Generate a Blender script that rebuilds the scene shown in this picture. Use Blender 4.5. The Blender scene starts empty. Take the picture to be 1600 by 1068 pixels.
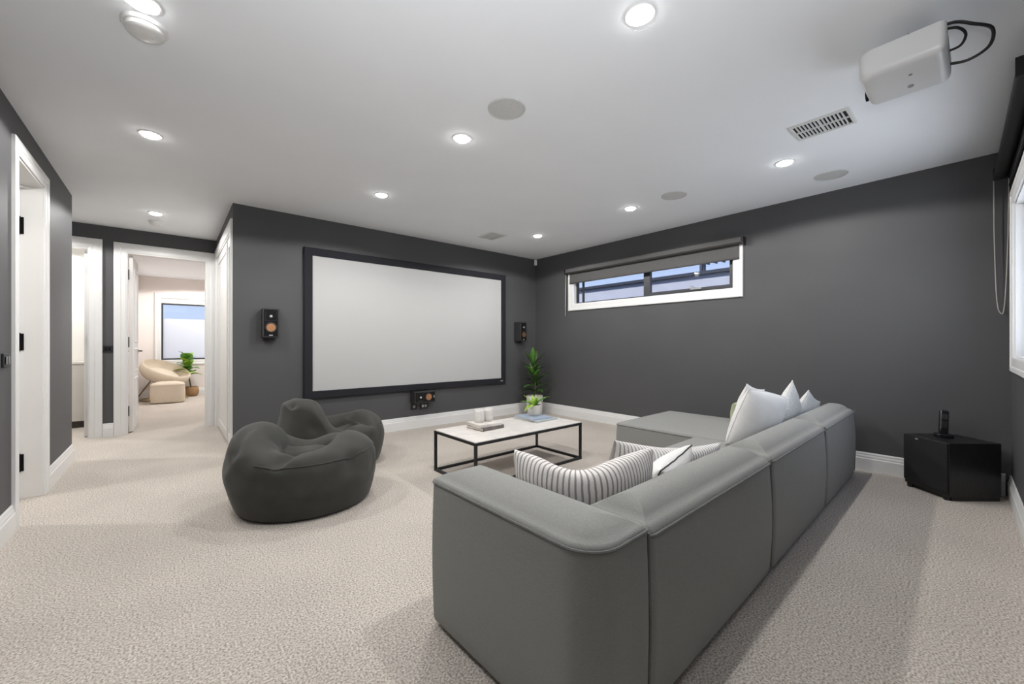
import bpy, bmesh, math, random
from mathutils import Vector, Matrix, noise

S = bpy.context.scene
C = S.collection
PI = math.pi
R = math.radians
random.seed(7)

# ------------------------------------------------------------------ camera, world, exposure
cam_d = bpy.data.cameras.new('camera')
cam = bpy.data.objects.new('camera', cam_d)
C.objects.link(cam)
cam.location = (0, 0, 1.0538)
cam.rotation_euler = (PI / 2, 0, -R(40.309))
cam_d.sensor_width = 36
cam_d.lens = 627.64 * 36 / 1600
cam_d.shift_y = 3.53 / 1600
cam_d.clip_start = 0.02
S.camera = cam

S.view_settings.view_transform = 'Standard'
S.view_settings.look = 'None'
S.view_settings.gamma = 1
S.view_settings.exposure = 0.0
S.view_settings.use_curve_mapping = False
S.cycles.use_denoising = True
S.cycles.max_bounces = 10
S.cycles.diffuse_bounces = 6
S.cycles.transparent_max_bounces = 16
S.cycles.sample_clamp_indirect = 6

W = bpy.data.worlds.new('sky')
S.world = W
W.use_nodes = True
wn = W.node_tree
wn.nodes.clear()
wo = wn.nodes.new('ShaderNodeOutputWorld')
wb = wn.nodes.new('ShaderNodeBackground')
wt = wn.nodes.new('ShaderNodeTexCoord')
ws = wn.nodes.new('ShaderNodeSeparateXYZ')
wr = wn.nodes.new('ShaderNodeValToRGB')
wr.color_ramp.elements[0].position = 0.0
wr.color_ramp.elements[0].color = (0.58, 0.67, 0.84, 1)
wr.color_ramp.elements[1].position = 0.5
wr.color_ramp.elements[1].color = (0.20, 0.35, 0.74, 1)
wn.links.new(wt.outputs['Generated'], ws.inputs[0])
wn.links.new(ws.outputs['Z'], wr.inputs[0])
wn.links.new(wr.outputs[0], wb.inputs[0])
wb.inputs[1].default_value = 1.25
wn.links.new(wb.outputs[0], wo.inputs[0])

LAMP_W = 37.0
DAY_W = 34.0
FILL_W = 142.0
WARM = (1.0, 0.985, 0.965)


def area_light(name, loc, target, sx, sy, watts, col):
    d = bpy.data.lights.new(name, 'AREA')
    d.shape = 'RECTANGLE'
    d.size, d.size_y = sx, sy
    d.energy = watts
    d.color = col
    o = bpy.data.objects.new(name, d)
    C.objects.link(o)
    o.location = loc
    o.rotation_euler = (Vector(target) - Vector(loc)).to_track_quat('-Z', 'Y').to_euler()
    return o


# daylight arriving through the window beside the camera
area_light('window_daylight', (3.35, -0.75, 1.35), (2.6, 1.6, 2.0), 1.9, 1.2, DAY_W, (0.93, 0.96, 1.0))
# added fill spot beside the camera, aimed up to brighten the ceiling
fd = bpy.data.lights.new('ceiling_fill', 'SPOT')
fd.energy = FILL_W
fd.color = (0.96, 0.98, 1.0)
fd.spot_size = R(138)
fd.spot_blend = 1.0
fd.shadow_soft_size = 0.12
fl = bpy.data.objects.new('ceiling_fill', fd)
C.objects.link(fl)
fl.location = (-0.02, -0.06, 1.22)
fl.rotation_euler = Vector((0.40, 0.48, 1.0)).to_track_quat('-Z', 'Y').to_euler()
# low afternoon sun on the outside of the house
sd_ = bpy.data.lights.new('sun', 'SUN')
sd_.energy = 3.6
sd_.angle = R(3)
sd_.color = (1.0, 0.97, 0.93)
sun = bpy.data.objects.new('sun', sd_)
C.objects.link(sun)
sun.rotation_euler = Vector((0.72, 0.02, -0.69)).to_track_quat('-Z', 'Y').to_euler()

# ------------------------------------------------------------------ materials
def lin(c):
    return tuple(((v / 255) / 12.92 if v / 255 <= 0.04045 else ((v / 255 + 0.055) / 1.055) ** 2.4) for v in c)


def mat(name, rgb, rough=0.5, metal=0.0, var=0.0, vscale=8.0, bump=0.0, bscale=60.0, spec=0.5, stretch=None, sheen=0.0):
    """Principled material; rgb is linear.  var = colour mottling, bump = fine relief."""
    m = bpy.data.materials.new(name)
    m.use_nodes = True
    nt = m.node_tree
    b = nt.nodes['Principled BSDF']
    b.inputs['Base Color'].default_value = (*rgb, 1)
    b.inputs['Roughness'].default_value = rough
    b.inputs['Metallic'].default_value = metal
    b.inputs['Specular IOR Level'].default_value = spec
    if sheen:
        b.inputs['Sheen Weight'].default_value = sheen
    tc = nt.nodes.new('ShaderNodeTexCoord')
    mp = nt.nodes.new('ShaderNodeMapping')
    nt.links.new(tc.outputs['Object'], mp.inputs[0])
    if stretch:
        mp.inputs['Scale'].default_value = stretch
    if var:
        n = nt.nodes.new('ShaderNodeTexNoise')
        n.inputs['Scale'].default_value = vscale
        n.inputs['Detail'].default_value = 6
        nt.links.new(mp.outputs[0], n.inputs['Vector'])
        r = nt.nodes.new('ShaderNodeValToRGB')
        r.color_ramp.elements[0].position = 0.3
        r.color_ramp.elements[1].position = 0.7
        r.color_ramp.elements[0].color = (*[v * (1 - var) for v in rgb], 1)
        r.color_ramp.elements[1].color = (*[min(1, v * (1 + var)) for v in rgb], 1)
        nt.links.new(n.outputs['Fac'], r.inputs[0])
        nt.links.new(r.outputs[0], b.inputs['Base Color'])
    if bump:
        n2 = nt.nodes.new('ShaderNodeTexNoise')
        n2.inputs['Scale'].default_value = bscale
        n2.inputs['Detail'].default_value = 4
        nt.links.new(mp.outputs[0], n2.inputs['Vector'])
        bp = nt.nodes.new('ShaderNodeBump')
        bp.inputs['Strength'].default_value = bump
        bp.inputs['Distance'].default_value = 0.01
        nt.links.new(n2.outputs['Fac'], bp.inputs['Height'])
        nt.links.new(bp.outputs[0], b.inputs['Normal'])
    return m


def carpet_mat():
    m = bpy.data.materials.new('carpet')
    m.use_nodes = True
    nt = m.node_tree
    b = nt.nodes['Principled BSDF']
    b.inputs['Roughness'].default_value = 0.95
    b.inputs['Specular IOR Level'].default_value = 0.1
    tc = nt.nodes.new('ShaderNodeTexCoord')
    v = nt.nodes.new('ShaderNodeTexVoronoi')
    v.inputs['Scale'].default_value = 165
    v.inputs['Randomness'].default_value = 1.0
    n = nt.nodes.new('ShaderNodeTexNoise')
    n.inputs['Scale'].default_value = 135
    n.inputs['Detail'].default_value = 3
    n3 = nt.nodes.new('ShaderNodeTexNoise')
    n3.inputs['Scale'].default_value = 2.0
    for k in (v, n, n3):
        nt.links.new(tc.outputs['Object'], k.inputs['Vector'])
    r = nt.nodes.new('ShaderNodeValToRGB')
    e = r.color_ramp.elements
    e[0].position = 0.36
    e[0].color = (0.325, 0.287, 0.248, 1)
    e[1].position = 0.66
    e[1].color = (0.745, 0.688, 0.625, 1)
    x = e.new(0.5)
    x.color = (0.555, 0.503, 0.45, 1)
    nt.links.new(n.outputs['Fac'], r.inputs[0])
    r3 = nt.nodes.new('ShaderNodeValToRGB')
    r3.color_ramp.elements[0].position = 0.35
    r3.color_ramp.elements[1].position = 0.65
    r3.color_ramp.elements[0].color = (0.92, 0.92, 0.92, 1)
    r3.color_ramp.elements[1].color = (1, 1, 1, 1)
    nt.links.new(n3.outputs['Fac'], r3.inputs[0])
    mx = nt.nodes.new('ShaderNodeMixRGB')
    mx.blend_type = 'MULTIPLY'
    mx.inputs[0].default_value = 1
    nt.links.new(r.outputs[0], mx.inputs[1])
    nt.links.new(r3.outputs[0], mx.inputs[2])
    nt.links.new(mx.outputs[0], b.inputs['Base Color'])
    bp = nt.nodes.new('ShaderNodeBump')
    bp.inputs['Strength'].default_value = 0.22
    bp.inputs['Distance'].default_value = 0.006
    nt.links.new(v.outputs['Distance'], bp.inputs['Height'])
    nt.links.new(bp.outputs[0], b.inputs['Normal'])
    return m


def stripe_mat(name, base, dark, count):
    m = bpy.data.materials.new(name)
    m.use_nodes = True
    nt = m.node_tree
    b = nt.nodes['Principled BSDF']
    b.inputs['Roughness'].default_value = 0.9
    b.inputs['Specular IOR Level'].default_value = 0.15
    uv = nt.nodes.new('ShaderNodeUVMap')
    uv.uv_map = 'UVMap'
    sp = nt.nodes.new('ShaderNodeSeparateXYZ')
    nt.links.new(uv.outputs[0], sp.inputs[0])
    nz = nt.nodes.new('ShaderNodeTexNoise')
    nz.inputs['Scale'].default_value = 9
    nz.inputs['Detail'].default_value = 5
    nt.links.new(uv.outputs[0], nz.inputs['Vector'])
    a = nt.nodes.new('ShaderNodeMath')
    a.operation = 'MULTIPLY_ADD'
    a.inputs[1].default_value = count * 2 * PI
    nt.links.new(sp.outputs[0], a.inputs[0])
    a2 = nt.nodes.new('ShaderNodeMath')
    a2.operation = 'MULTIPLY'
    a2.inputs[1].default_value = 1.6
    nt.links.new(nz.outputs['Fac'], a2.inputs[0])
    nt.links.new(a2.outputs[0], a.inputs[2])
    s = nt.nodes.new('ShaderNodeMath')
    s.operation = 'SINE'
    nt.links.new(a.outputs[0], s.inputs[0])
    r = nt.nodes.new('ShaderNodeValToRGB')
    e = r.color_ramp.elements
    e[0].position = 0.0
    e[0].color = (*base, 1)
    e[1].position = 0.66
    e[1].color = (*dark, 1)
    k = e.new(0.36)
    k.color = (*base, 1)
    nt.links.new(s.outputs[0], r.inputs[0])
    nt.links.new(r.outputs[0], b.inputs['Base Color'])
    n2 = nt.nodes.new('ShaderNodeTexNoise')
    n2.inputs['Scale'].default_value = 120
    tc = nt.nodes.new('ShaderNodeTexCoord')
    nt.links.new(tc.outputs['Object'], n2.inputs['Vector'])
    bp = nt.nodes.new('ShaderNodeBump')
    bp.inputs['Strength'].default_value = 0.25
    bp.inputs['Distance'].default_value = 0.004
    nt.links.new(n2.outputs['Fac'], bp.inputs['Height'])
    nt.links.new(bp.outputs[0], b.inputs['Normal'])
    return m


def glass_mat(name, tint=(1, 1, 1), refl=0.06):
    m = bpy.data.materials.new(name)
    m.use_nodes = True
    nt = m.node_tree
    nt.nodes.clear()
    o = nt.nodes.new('ShaderNodeOutputMaterial')
    t = nt.nodes.new('ShaderNodeBsdfTransparent')
    t.inputs[0].default_value = (*tint, 1)
    g = nt.nodes.new('ShaderNodeBsdfGlossy')
    g.inputs['Roughness'].default_value = 0.02
    x = nt.nodes.new('ShaderNodeMixShader')
    x.inputs[0].default_value = refl
    nt.links.new(t.outputs[0], x.inputs[1])
    nt.links.new(g.outputs[0], x.inputs[2])
    nt.links.new(x.outputs[0], o.inputs[0])
    return m


def frosted_mat(name, rgb):
    m = bpy.data.materials.new(name)
    m.use_nodes = True
    nt = m.node_tree
    nt.nodes.clear()
    o = nt.nodes.new('ShaderNodeOutputMaterial')
    t = nt.nodes.new('ShaderNodeBsdfTranslucent')
    t.inputs[0].default_value = (*rgb, 1)
    d = nt.nodes.new('ShaderNodeBsdfDiffuse')
    d.inputs[0].default_value = (0.84, 0.85, 0.88, 1)
    x = nt.nodes.new('ShaderNodeMixShader')
    x.inputs[0].default_value = 0.5
    nt.links.new(t.outputs[0], x.inputs[1])
    nt.links.new(d.outputs[0], x.inputs[2])
    nt.links.new(x.outputs[0], o.inputs[0])
    return m


def emit_mat(name, rgb, k):
    m = bpy.data.materials.new(name)
    m.use_nodes = True
    nt = m.node_tree
    b = nt.nodes['Principled BSDF']
    b.inputs['Base Color'].default_value = (0.9, 0.9, 0.9, 1)
    b.inputs['Emission Color'].default_value = (*rgb, 1)
    b.inputs['Emission Strength'].default_value = k
    return m


M = {}
M['carpet'] = carpet_mat()
M['ceiling'] = mat('ceiling_paint', (0.845, 0.862, 0.885), 0.9, var=0.01, vscale=3, bump=0.03, bscale=200, spec=0.2)
M['wall'] = mat('charcoal_wall_paint', (0.078, 0.078, 0.0805), 0.62, var=0.04, vscale=2, bump=0.05, bscale=220, spec=0.35)
M['bedwall'] = mat('beige_bedroom_paint', (0.77, 0.715, 0.685), 0.85, var=0.02, vscale=3, bump=0.02, bscale=200)
M['whitewall'] = mat('white_room_paint', (0.78, 0.76, 0.72), 0.8, var=0.02, vscale=3)
M['trim'] = mat('white_gloss_trim', (0.74, 0.735, 0.725), 0.35, var=0.015, vscale=4, bump=0.02, bscale=90)
M['door'] = mat('white_door_paint', (0.74, 0.73, 0.715), 0.4, var=0.015, vscale=4, bump=0.02, bscale=90)
M['gap'] = mat('dark_gap', (0.03, 0.03, 0.028), 0.9, var=0.1, vscale=10)
M['black'] = mat('black_powder_coat', (0.008, 0.008, 0.009), 0.5, bump=0.05, bscale=300, var=0.1)
M['hinge'] = mat('matte_black_hinge', (0.006, 0.006, 0.006), 0.8, spec=0.1, var=0.1)
M['blackgloss'] = mat('black_gloss_plastic', (0.008, 0.008, 0.009), 0.18, var=0.1)
M['blackwood'] = mat('black_ash_vinyl', (0.010, 0.010, 0.010), 0.42, var=0.5, vscale=14, stretch=(7, 7, 0.7), bump=0.15, bscale=40)
M['grille'] = mat('black_speaker_cloth', (0.008, 0.008, 0.009), 0.9, bump=0.3, bscale=500, var=0.1)
M['velvet'] = mat('black_velvet_frame', (0.009, 0.009, 0.014), 0.85, var=0.1, vscale=20, bump=0.1, bscale=300)
M['screen'] = mat('matte_white_screen', (0.49, 0.49, 0.485), 0.9, var=0.01, vscale=2, spec=0.2)
M['sofa'] = mat('grey_sofa_linen', (0.268, 0.268, 0.254), 0.92, var=0.09, vscale=150, stretch=(1, 1, 3.0), bump=0.2, bscale=260, spec=0.2, sheen=0.15)
M['chaise'] = M['sofa']
M['piping'] = mat('grey_sofa_piping', (0.17, 0.172, 0.164), 0.9, var=0.1, vscale=40, bump=0.2, bscale=300, spec=0.2)
M['bag'] = mat('dark_olive_grey_canvas', (0.040, 0.040, 0.035), 0.72, var=0.12, vscale=10, bump=0.12, bscale=240, spec=0.35, sheen=0.1)
M['whitecloth'] = mat('white_cotton', (0.78, 0.77, 0.755), 0.92, var=0.03, vscale=20, bump=0.2, bscale=160, spec=0.15)
M['whitelace'] = mat('white_textured_weave', (0.72, 0.72, 0.71), 0.92, var=0.10, vscale=70, bump=0.7, bscale=70, spec=0.15)
M['darkpipe'] = mat('charcoal_cushion_piping', (0.05, 0.05, 0.05), 0.9, var=0.1)
M['stripe'] = stripe_mat('brown_grey_ticking_stripe', (0.78, 0.755, 0.735), (0.33, 0.285, 0.265), 37)
M['stripe2'] = stripe_mat('grey_ticking_stripe', (0.78, 0.765, 0.75), (0.36, 0.325, 0.305), 37)
M['palegreen'] = mat('pale_green_cotton', (0.48, 0.50, 0.34), 0.9, var=0.06, vscale=20, bump=0.2, bscale=160)
M['stone'] = mat('pale_stone_top', (0.70, 0.665, 0.63), 0.35, var=0.09, vscale=9, bump=0.03, bscale=60)
M['pot'] = mat('white_glazed_pot', (0.74, 0.72, 0.70), 0.4, var=0.03, vscale=15, bump=0.05, bscale=40)
M['potrough'] = mat('off_white_ribbed_pot', (0.66, 0.62, 0.57), 0.7, var=0.08, vscale=25, bump=0.2, bscale=80)
M['soil'] = mat('dark_potting_soil', (0.03, 0.022, 0.015), 0.95, var=0.4, vscale=60, bump=0.8, bscale=60)
M['leafdark'] = mat('deep_green_leaf', (0.042, 0.085, 0.022), 0.4, var=0.35, vscale=12, stretch=(1, 1, 1))
M['leaflime'] = mat('lime_green_leaf', (0.25, 0.42, 0.035), 0.4, var=0.3, vscale=18)
M['leafmid'] = mat('mid_green_leaf', (0.10, 0.26, 0.035), 0.38, var=0.3, vscale=12)
M['stem'] = mat('plant_stem', (0.10, 0.095, 0.035), 0.7, var=0.25, vscale=30, bump=0.3, bscale=80)
M['tumbler'] = mat('milky_ribbed_ceramic', (0.72, 0.70, 0.67), 0.25, var=0.06, vscale=40, bump=0.4, bscale=60)
M['paper'] = mat('book_pages', (0.66, 0.62, 0.56), 0.9, var=0.1, vscale=5, stretch=(1, 1, 90), bump=0.2, bscale=20)
M['bookcream'] = mat('cream_book_cover', (0.68, 0.645, 0.60), 0.5, var=0.08, vscale=20)
M['bookbrown'] = mat('brown_grey_book_cover', (0.15, 0.13, 0.12), 0.5, var=0.3, vscale=30)
M['bookblue'] = mat('pale_blue_book_cover', (0.38, 0.45, 0.56), 0.45, var=0.1, vscale=12)
M['bookgrey'] = mat('grey_green_book_cover', (0.45, 0.49, 0.49), 0.5, var=0.06, vscale=12)
M['projector'] = mat('white_projector_plastic', (0.72, 0.72, 0.72), 0.32, var=0.02, vscale=6)
M['greyplastic'] = mat('grey_plastic', (0.30, 0.30, 0.30), 0.5, var=0.05)
M['spkgrille'] = mat('ceiling_speaker_mesh', (0.60, 0.60, 0.59), 0.8, var=0.05, vscale=80, bump=0.3, bscale=600)
M['vent'] = mat('vent_enamel', (0.66, 0.66, 0.64), 0.5, var=0.02, vscale=10)
M['ventdark'] = mat('vent_duct_dark', (0.012, 0.012, 0.012), 0.95, var=0.1)
M['copper'] = mat('copper_cone', (0.72, 0.36, 0.19), 0.3, metal=0.9, var=0.05, vscale=30)
M['horn'] = mat('black_horn_rubber', (0.012, 0.012, 0.012), 0.5, var=0.1)
M['silver'] = mat('silver_plastic', (0.55, 0.55, 0.56), 0.3, metal=0.3, var=0.03)
M['cabinet'] = mat('charcoal_speaker_wrap', (0.026, 0.025, 0.0255), 0.55, var=0.2, vscale=20, stretch=(6, 6, 1), bump=0.05)
M['blind'] = mat('charcoal_blind_fabric', (0.085, 0.082, 0.080), 0.85, var=0.06, vscale=60, bump=0.2, bscale=300)
M['blindtube'] = mat('dark_blind_tube', (0.026, 0.025, 0.024), 0.6, var=0.08, vscale=30)
M['alu'] = mat('dark_window_aluminium', (0.05, 0.052, 0.058), 0.4, metal=0.3, var=0.05)
M['chain'] = mat('steel_ball_chain', (0.55, 0.52, 0.47), 0.4, metal=0.3, var=0.05)
M['glass'] = glass_mat('window_glass', (0.96, 0.98, 1.0), 0.03)
M['frosted'] = frosted_mat('frosted_window_film', (0.90, 0.91, 0.94))
M['lamp'] = emit_mat('downlight_lens', (1, 0.985, 0.96), 40)
M['boucle'] = mat('cream_boucle', (0.66, 0.575, 0.46), 0.95, var=0.05, vscale=60, bump=0.6, bscale=90)
M['brass'] = mat('brushed_brass', (0.36, 0.26, 0.12), 0.35, metal=0.8, var=0.1, vscale=20)
M['basket'] = mat('woven_seagrass', (0.36, 0.21, 0.10), 0.8, var=0.4, vscale=30, stretch=(1, 1, 6), bump=0.8, bscale=50)
M['cabwhite'] = mat('off_white_cabinet', (0.62, 0.58, 0.53), 0.5, var=0.02)
M['kick'] = mat('brown_kickboard', (0.075, 0.06, 0.05), 0.6, var=0.15)
M['render'] = mat('lavender_white_render', (0.60, 0.60, 0.66), 0.9, var=0.04, vscale=4, bump=0.2, bscale=40)
M['gutter'] = mat('dark_gutter_metal', (0.05, 0.055, 0.07), 0.5, var=0.1)
M['timber'] = mat('weathered_pergola_timber', (0.10, 0.10, 0.11), 0.8, var=0.3, vscale=12)
M['concrete'] = mat('outdoor_paving', (0.45, 0.44, 0.42), 0.9, var=0.1, vscale=5)

# ------------------------------------------------------------------ mesh helpers
def obj(name, bm, m=None, parent=None, smooth=False, bevel=0.0, seg=2, angle=40):
    me = bpy.data.meshes.new(name)
    bmesh.ops.recalc_face_normals(bm, faces=bm.faces)
    bm.to_mesh(me)
    bm.free()
    if m:
        me.materials.append(m)
    o = bpy.data.objects.new(name, me)
    C.objects.link(o)
    if parent:
        o.parent = parent
    if smooth:
        me.shade_smooth()
        try:
            me.set_sharp_from_angle(angle=R(angle))
        except Exception:
            pass
    if bevel:
        b = o.modifiers.new('bevel', 'BEVEL')
        b.width = bevel
        b.segments = seg
        b.limit_method = 'ANGLE'
    return o


def thing(name, label, cat, loc=(0, 0, 0), rotz=0.0, group=None):
    o = bpy.data.objects.new(name, None)
    o.empty_display_size = 0.1
    C.objects.link(o)
    o.location = loc
    o.rotation_euler = (0, 0, rotz)
    o['label'] = label
    o['category'] = cat
    if group:
        o['group'] = group
    return o


def tag(o, label, cat, group=None):
    o['label'] = label
    o['category'] = cat
    if group:
        o['group'] = group
    return o


def struct(o):
    o['kind'] = 'structure'
    return o


def sempty(name, loc=(0, 0, 0), rotz=0.0):
    o = bpy.data.objects.new(name, None)
    o.empty_display_size = 0.1
    C.objects.link(o)
    o.location = loc
    o.rotation_euler = (0, 0, rotz)
    o['kind'] = 'structure'
    return o


def dup(root, loc, rotz, label, group=None):
    r = root.copy()
    C.objects.link(r)
    r.location = loc
    r.rotation_euler = (0, 0, rotz)
    r['label'] = label
    if group:
        r['group'] = group
    for ch in list(root.children):
        c = ch.copy()
        C.objects.link(c)
        c.parent = r
        for g in list(ch.children):
            d = g.copy()
            C.objects.link(d)
            d.parent = c
    return r


def add_box(bm, a, b, f=None):
    """axis box from corner a to corner b; f maps each corner"""
    vs = []
    for x in (a[0], b[0]):
        for y in (a[1], b[1]):
            for z in (a[2], b[2]):
                p = (x, y, z)
                vs.append(bm.verts.new(f(*p) if f else p))
    for q in ((0, 1, 3, 2), (4, 6, 7, 5), (0, 4, 5, 1), (2, 3, 7, 6), (0, 2, 6, 4), (1, 5, 7, 3)):
        bm.faces.new([vs[i] for i in q])
    return bm


def box(a, b, f=None):
    return add_box(bmesh.new(), a, b, f)


def add_tube(bm, pts, r, n=8, closed=False, cap=True):
    pts = [Vector(p) for p in pts]
    N = len(pts)
    rings = []
    up = None
    for i, p in enumerate(pts):
        if closed:
            t = pts[(i + 1) % N] - pts[i - 1]
        else:
            t = pts[min(i + 1, N - 1)] - pts[max(i - 1, 0)]
        t.normalize()
        if up is None:
            up = Vector((0, 0, 1)) if abs(t.z) < 0.9 else Vector((1, 0, 0))
        s = t.cross(up)
        if s.length < 1e-6:
            s = t.cross(Vector((1, 0.3, 0)))
        s.normalize()
        up = s.cross(t).normalized()
        rr = r(i / max(1, N - 1)) if callable(r) else r
        rings.append([bm.verts.new(p + (s * math.cos(2 * PI * k / n) + up * math.sin(2 * PI * k / n)) * rr) for k in range(n)])
    for i in range(N if closed else N - 1):
        a, b = rings[i], rings[(i + 1) % N]
        for k in range(n):
            bm.faces.new((a[k], a[(k + 1) % n], b[(k + 1) % n], b[k]))
    if cap and not closed:
        bm.faces.new(rings[0])
        bm.faces.new(list(reversed(rings[-1])))
    return bm


def tube(*a, **k):
    return add_tube(bmesh.new(), *a, **k)


def add_lathe(bm, prof, n=32, c=(0, 0, 0), axis=None, rib=0.0, ribs=0):
    """revolve (r, z) profile round z at c; axis: optional matrix"""
    rings = []
    for (r, z) in prof:
        ring = []
        for k in range(n):
            a = 2 * PI * k / n
            rr = r * (1 + (rib * math.cos(ribs * a) if ribs else 0))
            p = Vector((rr * math.cos(a), rr * math.sin(a), z))
            if axis:
                p = axis @ p
            ring.append(bm.verts.new(p + Vector(c)))
        rings.append(ring)
    for a, b in zip(rings, rings[1:]):
        for k in range(n):
            bm.faces.new((a[k], a[(k + 1) % n], b[(k + 1) % n], b[k]))
    bm.faces.new(rings[0])
    bm.faces.new(list(reversed(rings[-1])))
    return bm


def lathe(*a, **k):
    return add_lathe(bmesh.new(), *a, **k)


def casing(u0, u1, z0, z1, prof, f, closed=False):
    """sweep a profile of (outward, depth) pairs round an opening with mitred corners; f maps (u, z, depth)"""
    bm = bmesh.new()
    rows = []
    for (o, d) in prof:
        if closed:
            pts = [(u0 - o, z0 - o), (u0 - o, z1 + o), (u1 + o, z1 + o), (u1 + o, z0 - o)]
        else:
            pts = [(u0 - o, z0), (u0 - o, z1 + o), (u1 + o, z1 + o), (u1 + o, z0)]
        rows.append([bm.verts.new(f(u, z, d)) for (u, z) in pts])
    K = len(rows)
    for i in range(K):
        a, b = rows[i], rows[(i + 1) % K]
        for k in range(4 if closed else 3):
            bm.faces.new((a[k], a[(k + 1) % 4], b[(k + 1) % 4], b[k]))
    if not closed:
        bm.faces.new([r[0] for r in rows])
        bm.faces.new([r[3] for r in reversed(rows)])
    return bm


def run(p0, p1, prof, nrm, ext=0.0):
    """extrude a (depth, z) profile from p0 to p1, depth along nrm"""
    bm = bmesh.new()
    a, b, n = Vector((*p0, 0)), Vector((*p1, 0)), Vector((*nrm, 0)).normalized()
    A = [bm.verts.new(a + n * d + Vector((0, 0, z))) for d, z in prof]
    B = [bm.verts.new(b + n * d + Vector((0, 0, z))) for d, z in prof]
    K = len(prof)
    for i in range(K):
        bm.faces.new((A[i], A[(i + 1) % K], B[(i + 1) % K], B[i]))
    bm.faces.new(A)
    bm.faces.new(list(reversed(B)))
    return bm


def rrect(x0, x1, y0, y1, radii, d, k=8):
    """rounded rectangle inset by d; radii at (x0y0, x1y0, x1y1, x0y1); always the same point count"""
    x0 += d; x1 -= d; y0 += d; y1 -= d
    cs = [(x0, y0, PI), (x1, y0, 1.5 * PI), (x1, y1, 0), (x0, y1, 0.5 * PI)]
    sg = [(1, 1), (-1, 1), (-1, -1), (1, -1)]
    pts = []
    for (cx, cy, a0), (sx, sy), r in zip(cs, sg, radii):
        r = max(min(r - d, (x1 - x0) / 2 - 1e-4, (y1 - y0) / 2 - 1e-4), 2e-4)
        for i in range(k + 1):
            a = a0 + 0.5 * PI * i / k
            pts.append((cx + sx * r + r * math.cos(a), cy + sy * r + r * math.sin(a)))
    return pts


def soft_block(x0, x1, y0, y1, z0, z1, radii, er=0.03, crown=0.02, bulge=0.0, br=0.01, k=8, levels=10, subdiv=6):
    """upholstered block: rounded plan, eased top edge, crowned top, slight side belly"""
    if not hasattr(radii, '__len__'):
        radii = (radii,) * 4
    hm = min(x1 - x0, y1 - y0) / 2
    rings = []

    def densify(pts):
        out = []
        for i, p in enumerate(pts):
            q = pts[(i + 1) % len(pts)]
            out.append(p)
            if i % (k + 1) == k:
                for s in range(1, subdiv):
                    t = s / subdiv
                    out.append((p[0] + (q[0] - p[0]) * t, p[1] + (q[1] - p[1]) * t))
        return out
    rings.append((densify(rrect(x0, x1, y0, y1, radii, br + 0.02, k)), z0))
    rings.append((densify(rrect(x0, x1, y0, y1, radii, br * 0.3, k)), z0 + br * 0.3))
    for i in range(levels + 1):
        t = i / levels
        z = z0 + br + (z1 - er - z0 - br) * t
        rings.append((densify(rrect(x0, x1, y0, y1, radii, -bulge * math.sin(PI * t), k)), z))
    for i in range(1, 6):
        a = 0.5 * PI * i / 5
        rings.append((densify(rrect(x0, x1, y0, y1, radii, er * (1 - math.cos(a)), k)), z1 - er + er * math.sin(a)))
    n = 7
    for i in range(1, n + 1):
        d = er + (hm - er - 0.002) * i / n
        t = (d - er) / (hm - er)
        rings.append((densify(rrect(x0, x1, y0, y1, radii, d, k)), z1 + crown * (1 - (1 - t) ** 2.2)))
    bm = bmesh.new()
    prev = None
    for pts, z in rings:
        cur = [bm.verts.new((x, y, z)) for x, y in pts]
        if prev:
            K = len(cur)
            for i in range(K):
                bm.faces.new((prev[i], prev[(i + 1) % K], cur[(i + 1) % K], cur[i]))
        else:
            bm.faces.new(cur)
        prev = cur
    bm.faces.new(list(reversed(prev)))
    return bm


def pillow(w, h, t, n=22, pinch=0.07, sq=0.42, seed=0, wr=0.006):
    """knife-edged cushion in the local xz plane, thickness along y, with a UV map"""
    bm = bmesh.new()
    uvl = bm.loops.layers.uv.new('UVMap')
    grids = []
    uvs = {}
    for side in (1, -1):
        g = []
        for j in range(n + 1):
            row = []
            for i in range(n + 1):
                u = -math.cos(PI * i / n)
                v = -math.cos(PI * j / n)
                edge = i in (0, n) or j in (0, n)
                if edge and side == -1:
                    row.append(grids[0][j][i])
                    continue
                x = u * w / 2 * (1 - pinch * (1 - v * v))
                z = v * h / 2 * (1 - pinch * (1 - u * u))
                y = side * t / 2 * max(0, (1 - u * u) * (1 - v * v)) ** sq
                q = Vector((x * 7 + seed, y * 2, z * 7 - seed))
                y += wr * noise.noise(q) * (0 if edge else 1) + 0.4 * wr * noise.noise(q * 3)
                vert = bm.verts.new((x, y, z))
                uvs[vert] = ((u + 1) / 2, (v + 1) / 2)
                row.append(vert)
            g.append(row)
        grids.append(g)
    for g, side in zip(grids, (1, -1)):
        for j in range(n):
            for i in range(n):
                q = [g[j][i], g[j][i + 1], g[j + 1][i + 1], g[j + 1][i]]
                if side == 1:
                    q.reverse()
                f = bm.faces.new(q)
                for l in f.loops:
                    l[uvl].uv = uvs[l.vert]
    g = grids[0]
    loop = [g[0][i] for i in range(n)] + [g[j][n] for j in range(n)] + [g[n][n - i] for i in range(n)] + [g[n - j][0] for j in range(n)]
    return bm, loop


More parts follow.
